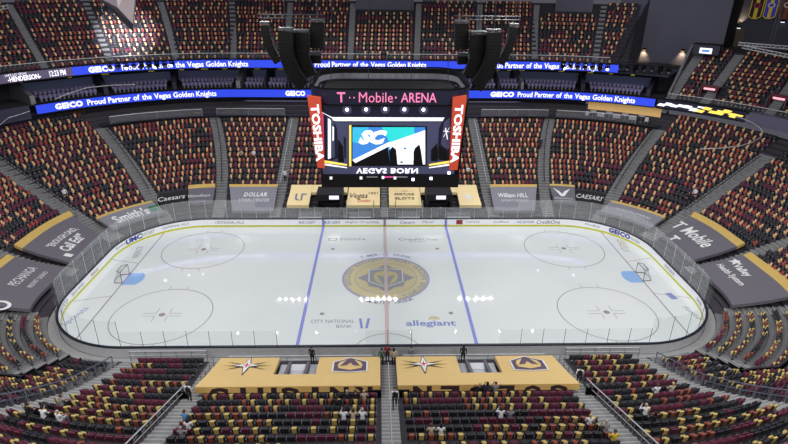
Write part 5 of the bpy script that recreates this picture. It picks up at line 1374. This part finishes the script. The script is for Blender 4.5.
def head_bones(x, y, z):   # z: centre of the head
    return [((x, y+.005, z+.03), (x, y-.012, z-.045), .092, .072, 0), ((x, y-.085, z+.0), (x, y-.105, z-.028), .012, .017, 0), ((x-.088, y, z-.005), (x-.09, y, z-.02), .018, .016, 0), ((x+.088, y, z-.005), (x+.09, y, z-.02), .018, .016, 0), ((x-.02, y-.076, z-.062), (x+.02, y-.076, z-.062), .012, .012, 0), ((x, y+.01, z-.07), (x, y+.02, z-.16), .052, .056, 0)]
def stand(stride=0., arm='rest'):
    B = [((0, 0, .97), (0, .01, 1.12), .135, .125, 1), ((0, .01, 1.12), (0, .01, 1.30), .125, .14, 1), ((-.09, .01, 1.36), (.09, .01, 1.36), .095, .095, 1), ((-.16, .01, 1.40), (.16, .01, 1.40), .062, .062, 1)]
    H = []
    for s in (-1, 1):
        k = s*stride
        hip, kn, an = (s*.09, 0, .93), (s*.10, -.10*k-.03, .51), (s*.105, .28*k+.0, .10+.05*abs(k))
        B += [(hip, kn, .095, .06, 2), (kn, an, .06, .042, 2), ((an[0], an[1]+.03, .045+.05*abs(k)), (an[0], an[1]-.16, .04+.05*abs(k)), .045, .035, 3)]
        sh = (s*.2, .01, 1.40)
        if arm == 'rest': el, wr = (s*.25, .03+.08*k, 1.12), (s*.26, -.06+.12*k, .88); d, up = (0, -.2, -1), (s, 0, 0)
        elif arm == 'folded': el, wr = (s*.27, -.02, 1.14), (s*.06, -.22, 1.16); d, up = (-s, -.1, 0), (0, -1, 0)
        B += [(sh, el, .056, .045, 1), (el, wr, .042, .032, 1)]; H.append((wr, d, up))
    return B+head_bones(0, -.01, 1.64), H
def sit(lean=0., arm=0):
    B = [((0, -.02, .54), (0, .0+lean*.3, .72), .145, .13, 1), ((0, lean*.3, .72), (0, lean*.6, .90), .13, .14, 1), ((-.09, lean*.7, .97), (.09, lean*.7, .97), .095, .095, 1), ((-.16, lean*.75, 1.01), (.16, lean*.75, 1.01), .062, .062, 1)]
    H = []
    for s in (-1, 1):
        hip, kn, an = (s*.1, -.02, .53), (s*.12, -.46, .52), (s*.12, -.48, .04)
        B += [(hip, kn, .1, .065, 2), (kn, an, .06, .042, 2), ((an[0], an[1]+.03, -.03), (an[0], an[1]-.16, -.035), .045, .035, 3)]
        sh = (s*.2, lean*.75, 1.0)
        if arm and s > 0: el, wr, d, up = (s*.27, lean-.14, .80), (s*.10, lean-.26, 1.04), (-.3, -.1, 1), (0, -1, 0)
        else: el, wr, d, up = (s*.25, lean-.08, .76), (s*.13, -.30, .66), (-s*.2, -1, -.1), (0, 0, 1)
        B += [(sh, el, .056, .045, 1), (el, wr, .042, .032, 1)]; H.append((wr, d, up))
    return B+head_bones(0, lean*.9-.01, 1.25), H
POSE = {k: human('person_'+k, *v) for k, v in (('stand', stand()), ('walk', stand(.8)), ('folded', stand(0, 'folded')), ('sit', sit()), ('sit_lean', sit(-.12, 1)))}
HEAD = dict(stand=(0, -.01, 1.64), walk=(0, -.01, 1.64), folded=(0, -.01, 1.64), sit=(0, -.01, 1.25), sit_lean=(0, -.118, 1.25))
def hair_mesh(long):
    bm = bmesh.new(); bmesh.ops.create_uvsphere(bm, u_segments=14, v_segments=10, radius=1)
    for v in list(bm.verts):
        v.co.x *= .103; v.co.y *= .112; v.co.z *= .108
    dele = [v for v in bm.verts if (v.co.z < -.01 and v.co.y < .015) or (v.co.y < -.075 and v.co.z < .035) or (v.co.z < -.07 and not long)]
    bmesh.ops.delete(bm, geom=dele, context='VERTS')
    if long:
        for v in bm.verts:
            if v.co.z < -.04: v.co.z -= .12; v.co.x *= 1.25
    me = bpy.data.meshes.new('hair'); bm.to_mesh(me); bm.free(); me.materials.append(None); me.polygons.foreach_set('use_smooth', [True]*len(me.polygons)); return me
HM = [hair_mesh(False), hair_mesh(True)]
mb = MB()
for s in (-1, 1): mb.box((s*.034, -.088, .012), (.026, .012, .012))
o = mb.build('eyes', 'eye'); EYE = o.data; bpy.data.objects.remove(o)
np_ = 0
def person(pose, loc, rz, shirt, hair, skin, trs, label, k=1.0, vest=False, group=None):
    global np_
    np_ += 1
    o = bpy.data.objects.new('person', POSE[pose]); COL.objects.link(o); o.location = loc; o.rotation_euler = (0, 0, rz); o.scale = (k, k, k)
    for i, m in enumerate((skin, shirt, trs, 'shoe')): o.material_slots[i].link = 'OBJECT'; o.material_slots[i].material = M[m]
    tag(o, label, 'person', group)
    h = bpy.data.objects.new('hair', HM[1 if (np_ % 3 == 0 and hair != 'hair_grey') else 0]); COL.objects.link(h); h.parent = o; hx, hy, hz_ = HEAD[pose]; h.location = (hx, hy+.012, hz_+.025); h.material_slots[0].link = 'OBJECT'; h.material_slots[0].material = M[hair]
    e = bpy.data.objects.new('eye', EYE); COL.objects.link(e); e.parent = o; e.location = HEAD[pose]
    if vest:
        b2 = MB(); n = 12
        ringp = lambda z, rx_, ry_: [(math.cos(2*PI*i/n)*rx_, .01+math.sin(2*PI*i/n)*ry_, z) for i in range(n)]
        vs = ringp(.96, .158, .15)+ringp(1.15, .15, .142)+ringp(1.36, .165, .15)+ringp(1.44, .10, .075)
        b2.add(vs, [(r*n+i, r*n+(i+1) % n, (r+1)*n+(i+1) % n, (r+1)*n+i) for r in range(3) for i in range(n)])
        b2.build('vest', 'cloth_black', o, smooth=True)
    return o
rr = random.Random(21)
for s in SEATS:
    if 'who' not in s: continue
    w = s['who']; nx, ny = math.cos(s['rot']+PI/2), math.sin(s['rot']+PI/2)
    off = -.17
    person('sit' if rr.random() < .6 else 'sit_lean', (s['x']+nx*off, s['y']+ny*off, s['z']+.10), s['rot']+rr.uniform(-.1, .1), w[2], w[3], w[4], w[5], w[6])
def standing(pose, x, y, rz, shirt, hair, skin, trs, label, vest=False, z=None):
    person(pose, (x, y, deck_at(x, y)+.03 if z is None else z), rz, shirt, hair, skin, trs, label, vest=vest)
def pw(px, py, z): q = at(px, py, z); return q.x, q.y
q = pw(394.5, 414, 1.9); standing('walk', q[0], q[1], 0, 'cloth_white', 'hair_dark', 'skin_light', 'cloth_black', 'usher in white shirt and black vest walking on the centre stairs', True)
for px, py, pose, a, lab in ((381.6, 358, 'stand', 'cloth_green', 'person in green standing by the centre gate behind the near boards'), (387.2, 352, 'folded', 'cloth_red', 'person in red with folded arms by the centre gate'), (393.4, 358, 'stand', 'cloth_beige', 'person in beige standing at the centre gate, rightmost of three'),
                       (410.5, 352, 'stand', 'cloth_grey', 'person in grey standing at the near glass right of the centre gate'), (314.5, 358, 'stand', 'cloth_black', 'person in black standing at the corner of the left cover notch'), (460, 356, 'stand', 'cloth_black', 'person in black standing behind the near boards right of centre')):
    z = .05 if 400 < px < 420 else .84 if abs(px-387) > 20 else None
    q = pw(px, py, .45); standing(pose, q[0], -14.1 if 400 < px < 420 else -14.25 if pose == 'folded' else -15.1 if z else min(q[1], -14.75), rr.uniform(2.6, 3.6) if pose == 'stand' else 3.0, a, 'hair_dark', 'skin_light', 'cloth_black', lab, z=z)
q = P2(AIS['RN14'][0](5.3)-.3, 5.3); standing('walk', q[0], q[1], 2.8, 'cloth_white', 'hair_dark', 'skin_light', 'cloth_black', 'usher in white shirt and black vest on the right gangway stairs', True)
q = P2(AIS['LN14'][0](7.3), 7.3); standing('stand', q[0], q[1], 3.0, 'cloth_white', 'hair_brown', 'skin_light', 'cloth_black', 'usher in white shirt and black vest on the left gangway stairs', True)
standing('stand', -7.4, 14.9, 0, 'cloth_black', 'hair_dark', 'skin_light', 'cloth_black', 'person in black standing in the left tunnel mouth of the far side', z=.1)
standing('stand', 7.2, 14.9, 0, 'cloth_navy', 'hair_grey', 'skin_light', 'cloth_black', 'person in navy standing in the right tunnel mouth of the far side', z=.1)
standing('stand', *pw(667, 116, 9.9), .6, 'cloth_black', 'hair_dark', 'skin_light', 'cloth_black', 'person in black standing at the edge of the lit lounge under the ribbon', z=9.2)
standing('stand', *P2(AIS['L14'][0](9.2)+.42, 9.2)[:2], 0, 'cloth_white', 'hair_dark', 'skin_light', 'cloth_black', 'person in white standing on the far aisle left of the scoreboard')
standing('stand', *P2(AIS['R1'][0](15.2)-.35, 15.2)[:2], .2, 'cloth_navy', 'hair_dark', 'skin_light', 'cloth_black', 'person in navy standing half way up the second far aisle on the right')

# ================================================================== LIGHT
w = bpy.data.worlds.new('world'); SC.world = w; w.use_nodes = True
nt = w.node_tree; bg = nt.nodes['Background']; bg.inputs[0].default_value = (.42, .42, .52, 1); bg.inputs[1].default_value = .2
def area(name, loc, target, size, energy, col=(1, 1, 1), sy=None, spread=PI):
    l = bpy.data.lights.new(name, 'AREA'); l.energy = energy; l.color = col; l.size = size; l.spread = spread
    if sy: l.shape = 'RECTANGLE'; l.size_y = sy
    o = bpy.data.objects.new(name, l); COL.objects.link(o); o.location = loc
    o.rotation_euler = (Vector(target)-Vector(loc)).to_track_quat('-Z', 'Y').to_euler()
    return o
for x in (-27, -14, 14, 27):
    for y in (-15, 15): area('rink_light', (x, y, 33), (x*.6, y*.3, 0), 5, 1750, (.96, .98, 1))
for x in (-34, -12, 12, 34): area('near_stand_light', (x, -46, 30), (x*.9, -19, 2), 2.5, 2200, (1, .97, .93))
for x in (-30, -10, 10, 30): area('far_stand_light', (x, 6, 34), (x*1.1, 26, 5), 3, 1050, (1, .97, .95))
for s in (-1, 1): area('corner_light', (s*22, -36, 31), (s*32, -10, 1), 3, 1000, (1, .98, .95), spread=1.5)  # added fill that brightens the dim near end terraces
for s in (-1, 1): area('end_light', (s*12, -6, 34), (s*40, 2, 4), 3, 1700, (1, .97, .95))
# floodlight banks on the far catwalk: seen mirrored in the ice
for x0, x1, n in ((-20.0, -14.9, 5), (-4.2, 2.4, 7), (15.0, 21.0, 5)):
    for k in range(n): area('floodlight', (x0+(x1-x0)*k/(n-1), 40.6, 28.2), (0, -6, 0), .2, 110, (.95, 1, 1), sy=.2)
for x in (-26, -19, -12, -5, 5, 13, 21, 27): area('floodlight', (x, 31.6, 29.5), (0, -12, 0), .3, 18, (.95, 1, 1), sy=.25)
for s in (-1, 1): area('wall_wash', (s*30, 14, 33), (s*46, 46, 24), 3, 700, (.9, .9, 1), spread=1.6)  # added to brighten the dark upper walls
area('pylon_spot', (-30, 6, 30), tuple(at(128, 38, 19.8)), .5, 800, (.95, .95, 1), spread=.28)
area('concourse_glow', (0, 38.2, 11.2), (0, 36.5, 9), 44, 420, (.66, .66, 1), sy=1.2)  # added lilac fill for the concourse behind the balustrades
area('suite_glow', (0, 44, 15.6), (0, 36, 12.8), 40, 1500, (.62, .58, 1), sy=3)
SC.view_settings.view_transform = 'Standard'; SC.view_settings.look = 'None'; SC.view_settings.exposure = 0; SC.view_settings.gamma = 1
SC.cycles.max_bounces = 5; SC.cycles.transparent_max_bounces = 16; SC.cycles.diffuse_bounces = 2; SC.cycles.glossy_bounces = 2
SC.cycles.caustics_reflective = False; SC.cycles.caustics_refractive = False
SC.cycles.use_denoising = True
